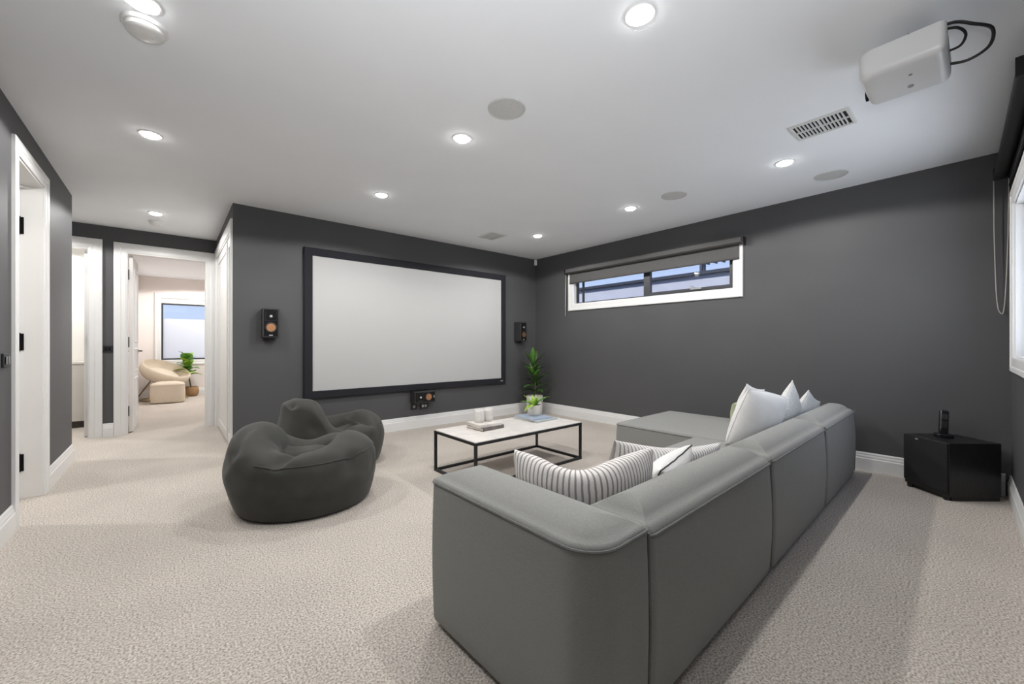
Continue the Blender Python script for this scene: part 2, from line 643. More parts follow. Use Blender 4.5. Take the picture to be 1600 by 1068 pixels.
def leaf(bm, base, direction, length, width, droop, n=7, fold=0.25, shape=0.55):
    """one lance leaf with a folded midrib; grows from base along direction and bends down by droop"""
    d = Vector(direction).normalized()
    p = Vector(base)
    rows = []
    for i in range(n + 1):
        t = i / n
        w = width / 2 * (math.sin(PI * min(1, max(0, t)) ** shape) ** 0.85) if 0 < t < 1 else width * 0.04
        side = d.cross(Vector((0, 0, 1)))
        if side.length < 1e-4:
            side = Vector((1, 0, 0))
        side.normalize()
        up = side.cross(d).normalized()
        rows.append((bm.verts.new(p - side * w + up * w * fold), bm.verts.new(p - up * 0.0015), bm.verts.new(p + side * w + up * w * fold)))
        p = p + d * (length / n)
        d = (d + Vector((0, 0, -droop / n))).normalized()
    for a, b in zip(rows, rows[1:]):
        bm.faces.new((a[0], a[1], b[1], b[0]))
        bm.faces.new((a[1], a[2], b[2], b[1]))


def solid(o, th=0.002):
    s = o.modifiers.new('thickness', 'SOLIDIFY')
    s.thickness = th
    return o


# ------------------------------------------------------------------ layout numbers (metres)
H = 2.40
XL, XA, XR = -0.686, 0.448, 4.43          # left wall, wardrobe wall, right wall
YS, YH = 4.641, 6.481                     # screen wall, hall end wall
YB = 10.70                                # bedroom far wall
YE = 5.35                                 # where the left wall ends
T = 0.11
WC, WA = Vector((4.43, -0.115, 0)), R(1.68)   # right corner of the window wall and its slight turn
WM = Matrix.Translation(WC) @ Matrix.Rotation(WA, 4, 'Z')


def fS(u, z, d): return (u, YS - d, z)           # screen wall
def fR(u, z, d): return (XR - d, u, z)           # right wall
def fL(u, z, d): return (XL + d, u, z)           # left wall
def fA(u, z, d): return (XA - d, u, z)           # wardrobe wall
def fH(u, z, d): return (u, YH - d, z)           # hall end wall
def fB(u, z, d): return (u, YB - d, z)           # bedroom far wall
def fW(u, z, d): return tuple(WM @ Vector((u, d, z)))   # window wall, u runs negative from the corner


def wall_with_hole(name, f, u0, u1, holes, th, m):
    """wall slab of thickness th behind plane f with rectangular holes (a, b, z0, z1)"""
    bm = bmesh.new()

    def g(u, d, z): return f(u, z, d)
    cur = u0
    for (a, b, z0, z1) in sorted(holes):
        if a > cur:
            add_box(bm, (cur, 0, 0), (a, -th, H), g)
        if z0 > 0:
            add_box(bm, (a, 0, 0), (b, -th, z0), g)
        if z1 < H:
            add_box(bm, (a, 0, z1), (b, -th, H), g)
        cur = b
    if cur < u1:
        add_box(bm, (cur, 0, 0), (u1, -th, H), g)
    return struct(obj(name, bm, m))


# ------------------------------------------------------------------ setting: floor, ceiling, walls
struct(obj('floor', box((-3.2, -0.55, -0.1), (4.7, 11.0, 0.0)), M['carpet']))
struct(obj('ceiling', box((-3.2, -0.55, H), (4.7, 11.0, H + 0.12)), M['ceiling']))

WIN1 = (1.68, 3.85, 1.625, 2.035)     # right wall window: u0, u1, z0, z1
WIN2 = (-1.66, -0.335, 0.965, 1.955)  # window wall window in its own u
WIN3 = (-0.165, 1.25, 0.725, 1.99)    # bedroom window
DL = (3.63, 4.275, 0, 2.155)          # left wall doorway
DA = (-1.46, -0.70, 0, 2.135)         # hall doorway at left
DB = (-0.40, 0.345, 0, 2.125)         # hall doorway to the bedroom
WD = (4.74, 6.36, 0, 2.17)            # wardrobe opening

wall_with_hole('wall_right', fR, -0.35, YS + T, [WIN1], T, M['wall'])
wall_with_hole('wall_front', fW, -5.2, 0.0, [WIN2], T, M['wall'])
wall_with_hole('wall_left', fL, -0.5, YE, [DL], T, M['wall'])
wall_with_hole('wall_screen', fS, XA, XR, [], T, M['wall'])
wall_with_hole('wall_wardrobe', fA, YS + T, YH, [WD], T, M['wall'])
wall_with_hole('wall_hall', fH, -2.2, 4.5, [DA, DB], T, M['wall'])
# wardrobe interior back
struct(obj('wall_wardrobe_back', box((XA + 0.62, YS + T, 0), (XA + 0.68, YH, H)), M['whitewall']))
# hall continues to the left, closed by a far side wall
struct(obj('wall_hall_left', box((-2.3, 5.24, 0), (-2.2, YH, H)), M['wall']))
struct(obj('wall_hall_near', box((-2.2, 5.24, 0), (XL - T, YE, H)), M['wall']))
# bedroom
struct(obj('wall_bedroom_left', box((-0.62, YH + T, 0), (-0.52, YB, H)), M['bedwall']))
struct(obj('wall_bedroom_right', box((2.7, YH + T, 0), (2.8, YB, H)), M['bedwall']))
wall_with_hole('wall_bedroom_far', fB, -0.62, 2.8, [WIN3], T, M['bedwall'])
# room behind the left hall doorway
struct(obj('wall_utility_far', box((-2.3, 7.72, 0), (-0.62, 7.80, H)), M['whitewall']))
struct(obj('wall_utility_left', box((-2.3, YH + T, 0), (-2.2, 7.72, H)), M['whitewall']))
struct(obj('wall_utility_right', box((-0.64, YH + T, 0), (-0.62, 7.72, H)), M['whitewall']))
# closet behind the left wall doorway
struct(obj('wall_closet_left', box((-2.2, 2.6, 0), (-2.1, 5.24, H)), M['whitewall']))
struct(obj('wall_closet_near', box((-2.1, 2.6, 0), (XL - T, 2.7, H)), M['whitewall']))
struct(obj('wall_closet_far', box((-2.1, 5.14, 0), (XL - T, 5.24, H)), M['whitewall']))

BBP = [(0, 0), (0.017, 0), (0.017, 0.100), (0.0125, 0.108), (0.0125, 0.118), (0.008, 0.132), (0.008, 0.142), (0.003, 0.152), (0, 0.152)]
struct(obj('baseboard_screen', run((XA, YS), (XR, YS), BBP, (0, -1)), M['trim']))
struct(obj('baseboard_right', run((XR, -0.09), (XR, YS), BBP, (-1, 0)), M['trim']))
pa, pb = fW(-0.02, 0, 0), fW(-4.9, 0, 0)
struct(obj('baseboard_front', run(pa[:2], pb[:2], BBP, (-math.sin(WA), math.cos(WA))), M['trim']))
struct(obj('baseboard_left', run((XL, -0.2), (XL, DL[0] - 0.087), BBP, (1, 0)), M['trim']))
struct(obj('baseboard_left_far', run((XL, DL[1] + 0.087), (XL, YE), BBP, (1, 0)), M['trim']))
struct(obj('baseboard_hall', run((DA[1] + 0.107, YH), (DB[0] - 0.107, YH), BBP, (0, -1)), M['trim']))
struct(obj('baseboard_bedroom', run((-0.52, YB), (2.7, YB), BBP, (0, -1)), M['trim']))

# ------------------------------------------------------------------ door casings and doors
def casing_prof(w, th=0.02):
    return [(0.0, 0.0), (0.0, th * 0.55), (0.006, th * 0.7), (w * 0.40, th * 0.75), (w * 0.46, th), (w - 0.006, th), (w, th - 0.005), (w, 0.0)]


def jamb(u0, u1, z1, f, th, t=0.012):
    bm = bmesh.new()

    def g(u, d, z): return f(u, z, d)
    add_box(bm, (u0, 0.002, 0), (u0 + t, -th - 0.002, z1), g)
    add_box(bm, (u1 - t, 0.002, 0), (u1, -th - 0.002, z1), g)
    add_box(bm, (u0 + t, 0.002, z1 - t), (u1 - t, -th - 0.002, z1), g)
    return bm


def hinge_bm(h=0.115):
    bm = box((-0.022, -0.004, -h / 2), (0.022, 0.004, h / 2))
    add_tube(bm, [(0, -0.006, -h / 2 - 0.004), (0, -0.006, h / 2 + 0.004)], 0.009, 8)
    return bm


def hinges(parent, spots, yaw):
    first = None
    for p in spots:
        if first is None:
            o = first = obj('hinge', hinge_bm(), M['hinge'], parent)
            o['label'] = 'black butt hinge'
        else:
            o = first.copy()
            C.objects.link(o)
            o.parent = parent
        o.location = p
        o.rotation_euler = (0, 0, yaw)


def panel_door(parent, w, h, th=0.036, handle=None):
    """panelled leaf in local frame: hinge edge at the origin, width along +x, thickness along y"""
    leafo = obj('door_leaf', box((0, -th / 2, 0.012), (w, th / 2, h)), M['door'], parent, bevel=0.003)
    for (za, zb) in ((0.18, 0.62), (0.74, 0.98), (1.10, h - 0.16)):
        for s in (1, -1):
            pr = [(0, 0), (0, 0.006), (0.014, 0.009), (0.03, 0.0)]
            obj('door_panel_moulding', casing(0.13, w - 0.13, za, zb, pr, lambda u, z, d, s=s: (u, s * (th / 2 + d), z), closed=True), M['door'], leafo)
    if handle is not None:
        hb = bmesh.new()
        for s in (1, -1):
            add_lathe(hb, [(0.001, 0), (0.024, 0), (0.024, 0.008), (0.001, 0.008)], 16, (w - 0.055, s * th / 2, handle), Matrix.Rotation(-s * PI / 2, 3, 'X'))
            add_tube(hb, [(w - 0.055, s * th / 2, handle), (w - 0.055, s * (th / 2 + 0.042), handle)], 0.009, 8)
            add_tube(hb, [(w - 0.050, s * (th / 2 + 0.042), handle), (w - 0.165, s * (th / 2 + 0.042), handle)], 0.008, 8)
        ho = obj('door_handle', hb, M['black'], leafo, smooth=True)
        ho['label'] = 'black lever handle'
    return leafo


# left wall doorway (door swung into the closet on its far jamb)
d1 = sempty('door_1')
obj('architrave', casing(DL[0], DL[1], 0, DL[3], casing_prof(0.085), fL), M['trim'], d1)
obj('jamb', jamb(DL[0], DL[1], DL[3], fL, T), M['door'], d1)
d1l = sempty('door_leaf_pivot', (XL - T - 0.004, DL[1] - 0.022, 0), PI)
d1l.parent = d1
lf = panel_door(d1, 0.62, DL[3] - 0.014)
lf.location = (XL - T - 0.006, DL[1] - 0.034, 0)
lf.rotation_euler = (0, 0, PI - R(1))
hinges(d1, [(XL - T + 0.004, DL[1] - 0.0155, z) for z in (0.245, 1.07, 1.865)], 0)
bpy.data.objects.remove(d1l)

# hall doorway at left (leaf swung back into the utility room)
d2 = sempty('door_2')
obj('architrave', casing(DA[0], DA[1], 0, DA[3], casing_prof(0.105), fH), M['trim'], d2)
obj('jamb', jamb(DA[0], DA[1], DA[3], fH, T), M['door'], d2)
lf = panel_door(d2, 0.74, DA[3] - 0.014, handle=1.0)
lf.location = (DA[1] - 0.034, YH + T + 0.006, 0)
lf.rotation_euler = (0, 0, PI / 2 + R(1))
hinges(d2, [(DA[1] - 0.0155, YH + T - 0.004, z) for z in (0.26, 1.09, 1.90)], PI / 2)

# hall doorway to the bedroom (leaf swung back along the bedroom's left wall)
d3 = sempty('door_3')
obj('architrave', casing(DB[0], DB[1], 0, DB[3], casing_prof(0.105), fH), M['trim'], d3)
obj('jamb', jamb(DB[0], DB[1], DB[3], fH, T), M['door'], d3)
lf = panel_door(d3, 0.70, DB[3] - 0.014, handle=0.965)
lf.location = (DB[0] + 0.034, YH + T + 0.006, 0)
lf.rotation_euler = (0, 0, PI / 2 - R(1.0))
hinges(d3, [(DB[0] + 0.0155, YH + T - 0.004, z) for z in (0.26, 1.08, 1.88)], -PI / 2)

# wardrobe front beside the screen wall: casing and two tall leaves
d4 = sempty('door_4')
obj('architrave', casing(WD[0], WD[1], 0, WD[3], casing_prof(0.085), fA), M['trim'], d4)
obj('jamb', jamb(WD[0], WD[1], WD[3], fA, T), M['door'], d4)
for (a, b, dd) in ((WD[0] + 0.016, 5.20, 0.002), (5.262, WD[1] - 0.016, 0.004)):
    bm = bmesh.new()
    g = lambda u, d, z: fA(u, z, d)
    add_box(bm, (a, -0.02 + dd, 0.015), (b, -0.055 + dd, WD[3] - 0.02), g)
    leafo = obj('door_leaf', bm, M['door'], d4, bevel=0.002)
    for (ua, ub, za, zb) in ((a, a + 0.07, 0.015, WD[3] - 0.02), (b - 0.07, b, 0.015, WD[3] - 0.02)):
        obj('door_stile', box((ua, -0.02 + dd, za), (ub, -0.010 + dd, zb), g), M['door'], leafo, bevel=0.002)
    for (za, zb) in ((0.015, 0.12), (WD[3] - 0.11, WD[3] - 0.02)):
        obj('door_rail', box((a + 0.07, -0.02 + dd, za), (b - 0.07, -0.010 + dd, zb), g), M['door'], leafo, bevel=0.002)
obj('door_track', box((WD[0] + 0.014, -0.06, WD[3] - 0.018), (WD[1] - 0.014, -0.012, WD[3] - 0.013), lambda u, d, z: fA(u, z, d)), M['gap'], d4)
obj('finger_gap', box((5.205, -0.06, 0.02), (5.257, -0.05, WD[3] - 0.02), lambda u, d, z: fA(u, z, d)), M['gap'], d4)

# ------------------------------------------------------------------ windows
WPROF = [(-0.004, 0.0), (-0.004, 0.012), (0.004, 0.016), (0.05, 0.016), (0.058, 0.021), (0.083, 0.021), (0.088, 0.016), (0.088, 0.0)]


def reveal(win, f, th, t=0.012):
    u0, u1, z0, z1 = win
    bm = bmesh.new()
    g = lambda u, d, z: f(u, z, d)
    add_box(bm, (u0, 0.001, z0), (u0 + t, -th, z1), g)
    add_box(bm, (u1 - t, 0.001, z0), (u1, -th, z1), g)
    add_box(bm, (u0 + t, 0.001, z0), (u1 - t, -th, z0 + t), g)
    add_box(bm, (u0 + t, 0.001, z1 - t), (u1 - t, -th, z1), g)
    return bm


def rect_frame(u0, u1, z0, z1, w, d0, d1, f):
    return casing(u0 + w, u1 - w, z0 + w, z1 - w, [(0, d0), (0, d1), (w, d1), (w, d0)], f, closed=True)


# right wall: slot window with an awning sash in its near half
w1 = sempty('window_1')
obj('window_trim', casing(*WIN1, WPROF, fR, closed=True), M['trim'], w1)
obj('window_reveal', reveal(WIN1, fR, T), M['trim'], w1)
u0, u1, z0, z1 = WIN1[0] + 0.012, WIN1[1] - 0.012, WIN1[2] + 0.012, WIN1[3] - 0.012
um = 2.72
fr = obj('window_frame', rect_frame(u0, u1, z0, z1, 0.018, -0.095, -0.05, fR), M['alu'], w1)
obj('mullion', box((um - 0.03, -0.095, z0 + 0.018), (um + 0.03, -0.05, z1 - 0.018), lambda u, d, z: fR(u, z, d)), M['alu'], w1)
obj('window_stile', box((u1 - 0.125, -0.085, z0 + 0.018), (u1 - 0.105, -0.055, z1 - 0.018), lambda u, d, z: fR(u, z, d)), M['alu'], w1)
sash = obj('awning_sash', rect_frame(u0 + 0.018, um - 0.03, z0 + 0.018, z1 - 0.018, 0.03, -0.09, -0.045, fR), M['alu'], w1)
hb = bmesh.new()
add_box(hb, (2.03, -0.045, z0 + 0.03), (2.15, -0.022, z0 + 0.045), lambda u, d, z: fR(u, z, d))
add_tube(hb, [fR(2.09, z0 + 0.045, -0.035), fR(2.15, z0 + 0.07, -0.03)], 0.007, 8)
ho = obj('window_winder', hb, M['greyplastic'], sash)
obj('pane', box((um + 0.03, -0.075, z0 + 0.018), (u1 - 0.018, -0.070, z1 - 0.018), lambda u, d, z: fR(u, z, d)), M['glass'], w1)
obj('pane', box((u0 + 0.048, -0.070, z0 + 0.048), (um - 0.06, -0.065, z1 - 0.048), lambda u, d, z: fR(u, z, d)), M['glass'], sash)

# window wall beside the camera
w2 = sempty('window_2')
obj('window_trim', casing(*WIN2, WPROF, fW, closed=True), M['trim'], w2)
obj('window_reveal', reveal(WIN2, fW, T), M['trim'], w2)
obj('window_frame', rect_frame(WIN2[0] + 0.012, WIN2[1] - 0.012, WIN2[2] + 0.012, WIN2[3] - 0.012, 0.035, -0.1, -0.06, fW), M['alu'], w2)
obj('mullion', box((-1.02, -0.1, WIN2[2] + 0.045), (-0.98, -0.06, WIN2[3] - 0.045), lambda u, d, z: fW(u, z, d)), M['alu'], w2)
obj('pane', box((-1.61, -0.083, WIN2[2] + 0.047), (-1.02, -0.078, WIN2[3] - 0.047), lambda u, d, z: fW(u, z, d)), M['glass'], w2)
obj('pane', box((-0.98, -0.083, WIN2[2] + 0.047), (-0.382, -0.078, WIN2[3] - 0.047), lambda u, d, z: fW(u, z, d)), M['glass'], w2)

# bedroom window: clear top light over a frosted lower pane
w3 = sempty('window_3')
obj('window_trim', casing(*WIN3, WPROF, fB, closed=True), M['trim'], w3)
obj('window_reveal', reveal(WIN3, fB, T), M['trim'], w3)
obj('window_head', box((WIN3[0] + 0.012, -0.02, 1.885), (WIN3[1] - 0.012, -0.09, 1.978), lambda u, d, z: fB(u, z, d)), M['trim'], w3)
obj('window_frame', rect_frame(WIN3[0] + 0.012, WIN3[1] - 0.012, WIN3[2] + 0.012, 1.885, 0.03, -0.095, -0.05, fB), M['alu'], w3)
obj('clear_pane', box((WIN3[0] + 0.042, -0.075, 1.575), (WIN3[1] - 0.042, -0.070, 1.855), lambda u, d, z: fB(u, z, d)), M['glass'], w3)
obj('frosted_pane', box((WIN3[0] + 0.042, -0.075, WIN3[2] + 0.042), (WIN3[1] - 0.042, -0.074, 1.575), lambda u, d, z: fB(u, z, d)), M['frosted'], w3)

# ------------------------------------------------------------------ what stands outside the slot window
nb = thing('neighbour_house', 'pale rendered house wall with a dark gutter seen through the slot window', 'house', (6.6, 3.6, 0))
obj('house_wall', box((0, -4.0, -0.1), (0.2, 4.5, 2.20)), M['render'], nb)
gb = bmesh.new()
pts = [(-0.07, 2.185), (0.0, 2.185), (0.0, 2.235), (-0.012, 2.235), (-0.012, 2.195), (-0.058, 2.195), (-0.058, 2.235), (-0.07, 2.235)]
A = [gb.verts.new((x, -4.0, z)) for x, z in pts]
B = [gb.verts.new((x, 4.5, z)) for x, z in pts]
for i in range(8):
    gb.faces.new((A[i], A[(i + 1) % 8], B[(i + 1) % 8], B[i]))
gb.faces.new(A)
gb.faces.new(list(reversed(B)))
obj('gutter', gb, M['gutter'], nb)
pg = thing('pergola', 'weathered timber pergola battens above the neighbouring gutter', 'pergola', (7.4, 2.9, 0))
for y in (-1.6, 0.4):
    obj('pergola_post', box((-0.04, y, 0), (0.04, y + 0.08, 2.55)), M['timber'], pg)
obj('pergola_beam', box((-0.04, -1.9, 2.55), (0.04, 0.75, 2.66)), M['timber'], pg)
for i in range(18):
    y = -1.85 + i * 0.15
    obj('batten', box((-0.5, y, 2.66), (0.9, y + 0.03, 2.70)), M['timber'], pg)
struct(obj('ground', box((-8, -14, -0.35), (16, 24, -0.12)), M['concrete']))

# ------------------------------------------------------------------ downlights, plus added fill beams beyond the room
def make_downlight(loc, label):
    t = thing('downlight', label, 'downlight', loc, 0, 'recessed downlights')
    obj('trim_ring', lathe([(0.046, 0.0), (0.046, -0.004), (0.050, -0.006), (0.060, -0.004), (0.062, 0.0)], 32), M['trim'], t, smooth=True)
    obj('lens', lathe([(0.0455, -0.001), (0.0455, -0.007), (0.041, -0.0125), (0.030, -0.016), (0.012, -0.018), (0.001, -0.0182)], 32), M['lamp'], t, smooth=True)
    return t


DLS = [((-0.088, 2.150), 'downlight at top left of the photo, touching a round smoke alarm'),
       ((-0.102, 3.470), 'downlight nearest the open doorway of the left wall'),
       ((-0.123, 5.522), 'farthest downlight, over the hall in front of the bedroom door'),
       ((1.461, 0.914), 'large bright downlight cut close to the top edge at centre'),
       ((1.451, 2.215), 'downlight just in front of the big round ceiling speaker'),
       ((1.444, 3.520), 'downlight closest to the left end of the projector screen'),
       ((3.470, 0.964), 'downlight between the slotted vent and the rightmost round speaker'),
       ((3.466, 2.274), 'downlight beside the round speaker above the slot window'),
       ((3.466, 3.595), 'downlight nearest the far corner, next to the flat diamond vent')]
dl0 = None
for (x, y), lab in DLS:
    if dl0 is None:
        t = dl0 = make_downlight((x, y, H), lab)
    else:
        t = dup(dl0, (x, y, H), 0, lab, 'recessed downlights')
for i, ((x, y), lab) in enumerate(DLS + [((0.5, 9.75), ''), ((1.8, 9.75), ''), ((1.2, 8.0), ''), ((-1.3, 7.1), ''), ((-1.4, 4.2), ''), ((-1.5, 5.9), '')]):  # appended spots are unseen fill lights added for other rooms and hall, no fittings
    d = bpy.data.lights.new('downlight_and_fill_beam', 'SPOT')
    d.energy = LAMP_W * (1.0 if i < 9 else (2.0, 2.0, 1.2, 1.5, 1.45, 1.9)[i - 9])
    d.color = WARM
    d.spot_size = R(163)
    d.spot_blend = 0.13
    d.shadow_soft_size = 0.035
    o = bpy.data.objects.new('downlight_and_fill_beam', d)
    C.objects.link(o)
    o.location = (x, y, H - 0.06)

# ------------------------------------------------------------------ ceiling fittings
def disc_speaker(x, y, label):
    t = thing('ceiling_speaker', label, 'speaker', (x, y, H), 0, 'round ceiling speakers')
    obj('rim', lathe([(0.098, 0), (0.098, -0.006), (0.101, -0.008), (0.107, -0.006), (0.108, 0)], 48), M['spkgrille'], t, smooth=True)
    obj('grille', lathe([(0.0975, -0.001), (0.0975, -0.004), (0.05, -0.0055), (0.001, -0.006)], 48), M['spkgrille'], t, smooth=True)
    return t


sp0 = disc_speaker(1.463, 1.772, 'largest round grey ceiling speaker, at the middle of the ceiling')
dup(sp0, (3.468, 1.823, H), 0, 'round grey ceiling speaker above the slot window', 'round ceiling speakers')
dup(sp0, (4.003, 0.793, H), 0, 'round grey ceiling speaker near the right wall, right of a downlight', 'round ceiling speakers')


def make_vent(loc, label, frame_m):
    t = thing('ceiling_vent', label, 'vent', loc, 0, 'ceiling air vents')
    hx, hy = 0.118, 0.147
    obj('vent_frame', casing(-0.098, 0.098, -0.130, 0.130, [(0, 0), (0, -0.006), (0.004, -0.010), (0.017, -0.008), (0.021, -0.002), (0.021, 0)], lambda u, z, d: (u, z, d), closed=True), frame_m, t)
    obj('duct', box((-0.098, -0.130, 0.0), (0.098, 0.130, -0.0015)), M['ventdark'], t)
    obj('centre_bar', box((-0.098, -0.006, -0.0016), (0.098, 0.006, -0.009)), frame_m, t)
    obj('cross_bar', box((-0.0055, -0.130, -0.0016), (0.0055, 0.130, -0.009)), frame_m, t)
    first = None
    for sx in (-1, 1):
        for sy in (-1, 1):
            for i in range(6):
                y = sy * (0.0195 + 0.0184 * i)
                if first is None:
                    first = o = obj('slat', box((-0.0462, -0.0030, -0.0105), (0.0462, 0.0030, -0.0015)), frame_m, t)
                else:
                    o = first.copy()
                    C.objects.link(o)
                    o.parent = t
                o.location = (sx * 0.0517, y, 0)
    return t


v0 = make_vent((3.045, 0.650, H), 'white slotted air vent beside the ceiling projector', M['vent'])
v1 = dup(v0, (3.045, 3.965, H), 0, 'small square air vent near the far corner of the ceiling', 'ceiling air vents')


def smoke_alarm(x, y, r, label):
    t = thing('smoke_alarm', label, 'smoke alarm', (x, y, H), 0, 'smoke alarms')
    obj('base', lathe([(r, 0), (r, -0.012), (r - 0.004, -0.016), (0.001, -0.016)], 40), M['trim'], t, smooth=True)
    obj('cover', lathe([(r * 0.86, -0.0155), (r * 0.84, -0.030), (r * 0.72, -0.037), (r * 0.3, -0.040), (0.001, -0.040)], 40), M['trim'], t, smooth=True)
    obj('test_button', lathe([(0.010, -0.0395), (0.010, -0.043), (0.001, -0.043)], 16, (r * 0.3, 0, 0)), M['trim'], t, smooth=True)
    return t


smoke_alarm(-0.085, 2.300, 0.077, 'white round smoke alarm at the top left of the photo')
smoke_alarm(-0.126, 5.900, 0.066, 'small white smoke alarm over the hall before the bedroom door')

# projector
pj = thing('projector', 'white ceiling projector with black cables looping from its back', 'projector', (2.44, 0.215, 2.40))
pb_ = soft_block(-0.165, 0.150, -0.118, 0.145, -0.115, 0.0, (0.02, 0.02, 0.035, 0.05), er=0.030, crown=0.003, br=0.004, levels=4)
for v in pb_.verts:
    v.co.z = -0.090 - (v.co.z + 0.115)
body = obj('projector_body', pb_, M['projector'], pj, smooth=True)
ln = lathe([(0.001, 0.0), (0.022, 0.0), (0.026, 0.003), (0.026, 0.012), (0.001, 0.012)], 24, (0.095, 0.143, -0.160), Matrix.Rotation(-PI / 2, 3, 'X'))
obj('lens', ln, M['blackgloss'], body, smooth=True)
obj('foot', lathe([(0.001, -0.212), (0.010, -0.212), (0.010, -0.205), (0.001, -0.205)], 16, (0.045, -0.002, 0)), M['greyplastic'], body, smooth=True)
obj('foot', lathe([(0.001, -0.211), (0.006, -0.211), (0.006, -0.205), (0.001, -0.205)], 16, (-0.06, -0.01, 0)), M['greyplastic'], body, smooth=True)
obj('vent_grille', box((-0.10, 0.1435, -0.175), (0.02, 0.1465, -0.125)), M['greyplastic'], body)
obj('socket_panel', box((-0.10, -0.1195, -0.180), (0.12, -0.1175, -0.125)), M['greyplastic'], body)
mb = bmesh.new()
add_lathe(mb, [(0.001, 0), (0.036, 0), (0.036, -0.006), (0.020, -0.010), (0.020, -0.075), (0.040, -0.080), (0.040, -0.091), (0.001, -0.091)], 32, (0.06, -0.02, 0))
for a in (0.6, 2.2, 3.9, 5.4):
    add_tube(mb, [(0.06 + 0.02 * math.cos(a), 0.02 * math.sin(a), -0.082), (0.115 * math.cos(a), 0.095 * math.sin(a), -0.088)], 0.007, 8)
obj('ceiling_mount', mb, M['projector'], pj, smooth=True)


def spline(pts, n=10):
    P = [Vector(p) for p in pts]
    out = []
    for i in range(len(P) - 1):
        p0, p1, p2, p3 = P[max(i - 1, 0)], P[i], P[i + 1], P[min(i + 2, len(P) - 1)]
        for k in range(n):
            t = k / n
            out.append(0.5 * ((2 * p1) + (-p0 + p2) * t + (2 * p0 - 5 * p1 + 4 * p2 - p3) * t * t + (-p0 + 3 * p1 - 3 * p2 + p3) * t ** 3))
    out.append(P[-1])
    return out


c1 = obj('video_cable', tube(spline([(0.06, -0.112, -0.165), (0.075, -0.17, -0.170), (0.05, -0.225, -0.155), (-0.02, -0.232, -0.125), (-0.07, -0.185, -0.105), (-0.085, -0.13, -0.075), (-0.06, -0.05, -0.06), (-0.03, 0, -0.02)]), 0.0058, 8), M['black'], pj, smooth=True)
c2 = obj('power_cable', tube(spline([(-0.02, -0.112, -0.150), (-0.03, -0.15, -0.150), (-0.06, -0.165, -0.130), (-0.09, -0.15, -0.112), (-0.1, -0.12, -0.10), (-0.115, -0.03, -0.085), (-0.135, 0.06, -0.088), (-0.10, 0.09, -0.07)]), 0.0048, 8), M['black'], pj, smooth=True)

# motion sensor in the far corner
ms = thing('motion_sensor', 'tiny white motion sensor tucked under the ceiling in the far corner', 'sensor', (4.405, 4.615, 2.345), R(45))
obj('sensor_body', soft_block(-0.026, 0.026, -0.022, 0.022, -0.045, 0.045, 0.012, er=0.012, crown=0.003, br=0.006, levels=3), M['trim'], ms, smooth=True)
obj('sensor_eye', box((-0.016, -0.0235, -0.030), (0.016, -0.021, 0.005)), M['projector'], ms, bevel=0.002)

# ------------------------------------------------------------------ projector screen
ps = thing('projector_screen', 'wide white projector screen in a black velvet frame on the dark wall', 'screen', (2.423, YS - 0.03, 1.275))
hw, hh = 1.364, 0.797
obj('screen_frame', casing(-hw + 0.082, hw - 0.082, -hh + 0.078, hh - 0.078, [(0, -0.028), (0, 0.006), (0.005, 0.010), (0.075, 0.010), (0.082, 0.004), (0.082, -0.028)], lambda u, z, d: (u, -d, z), closed=True), M['velvet'], ps)
obj('screen_fabric', box((-hw + 0.07, 0.004, -hh + 0.07), (hw - 0.07, 0.010, hh - 0.07)), M['screen'], ps)
obj('badge', box((hw - 0.105, -0.0125, -hh + 0.034), (hw - 0.06, -0.0095, -hh + 0.044)), M['silver'], ps)

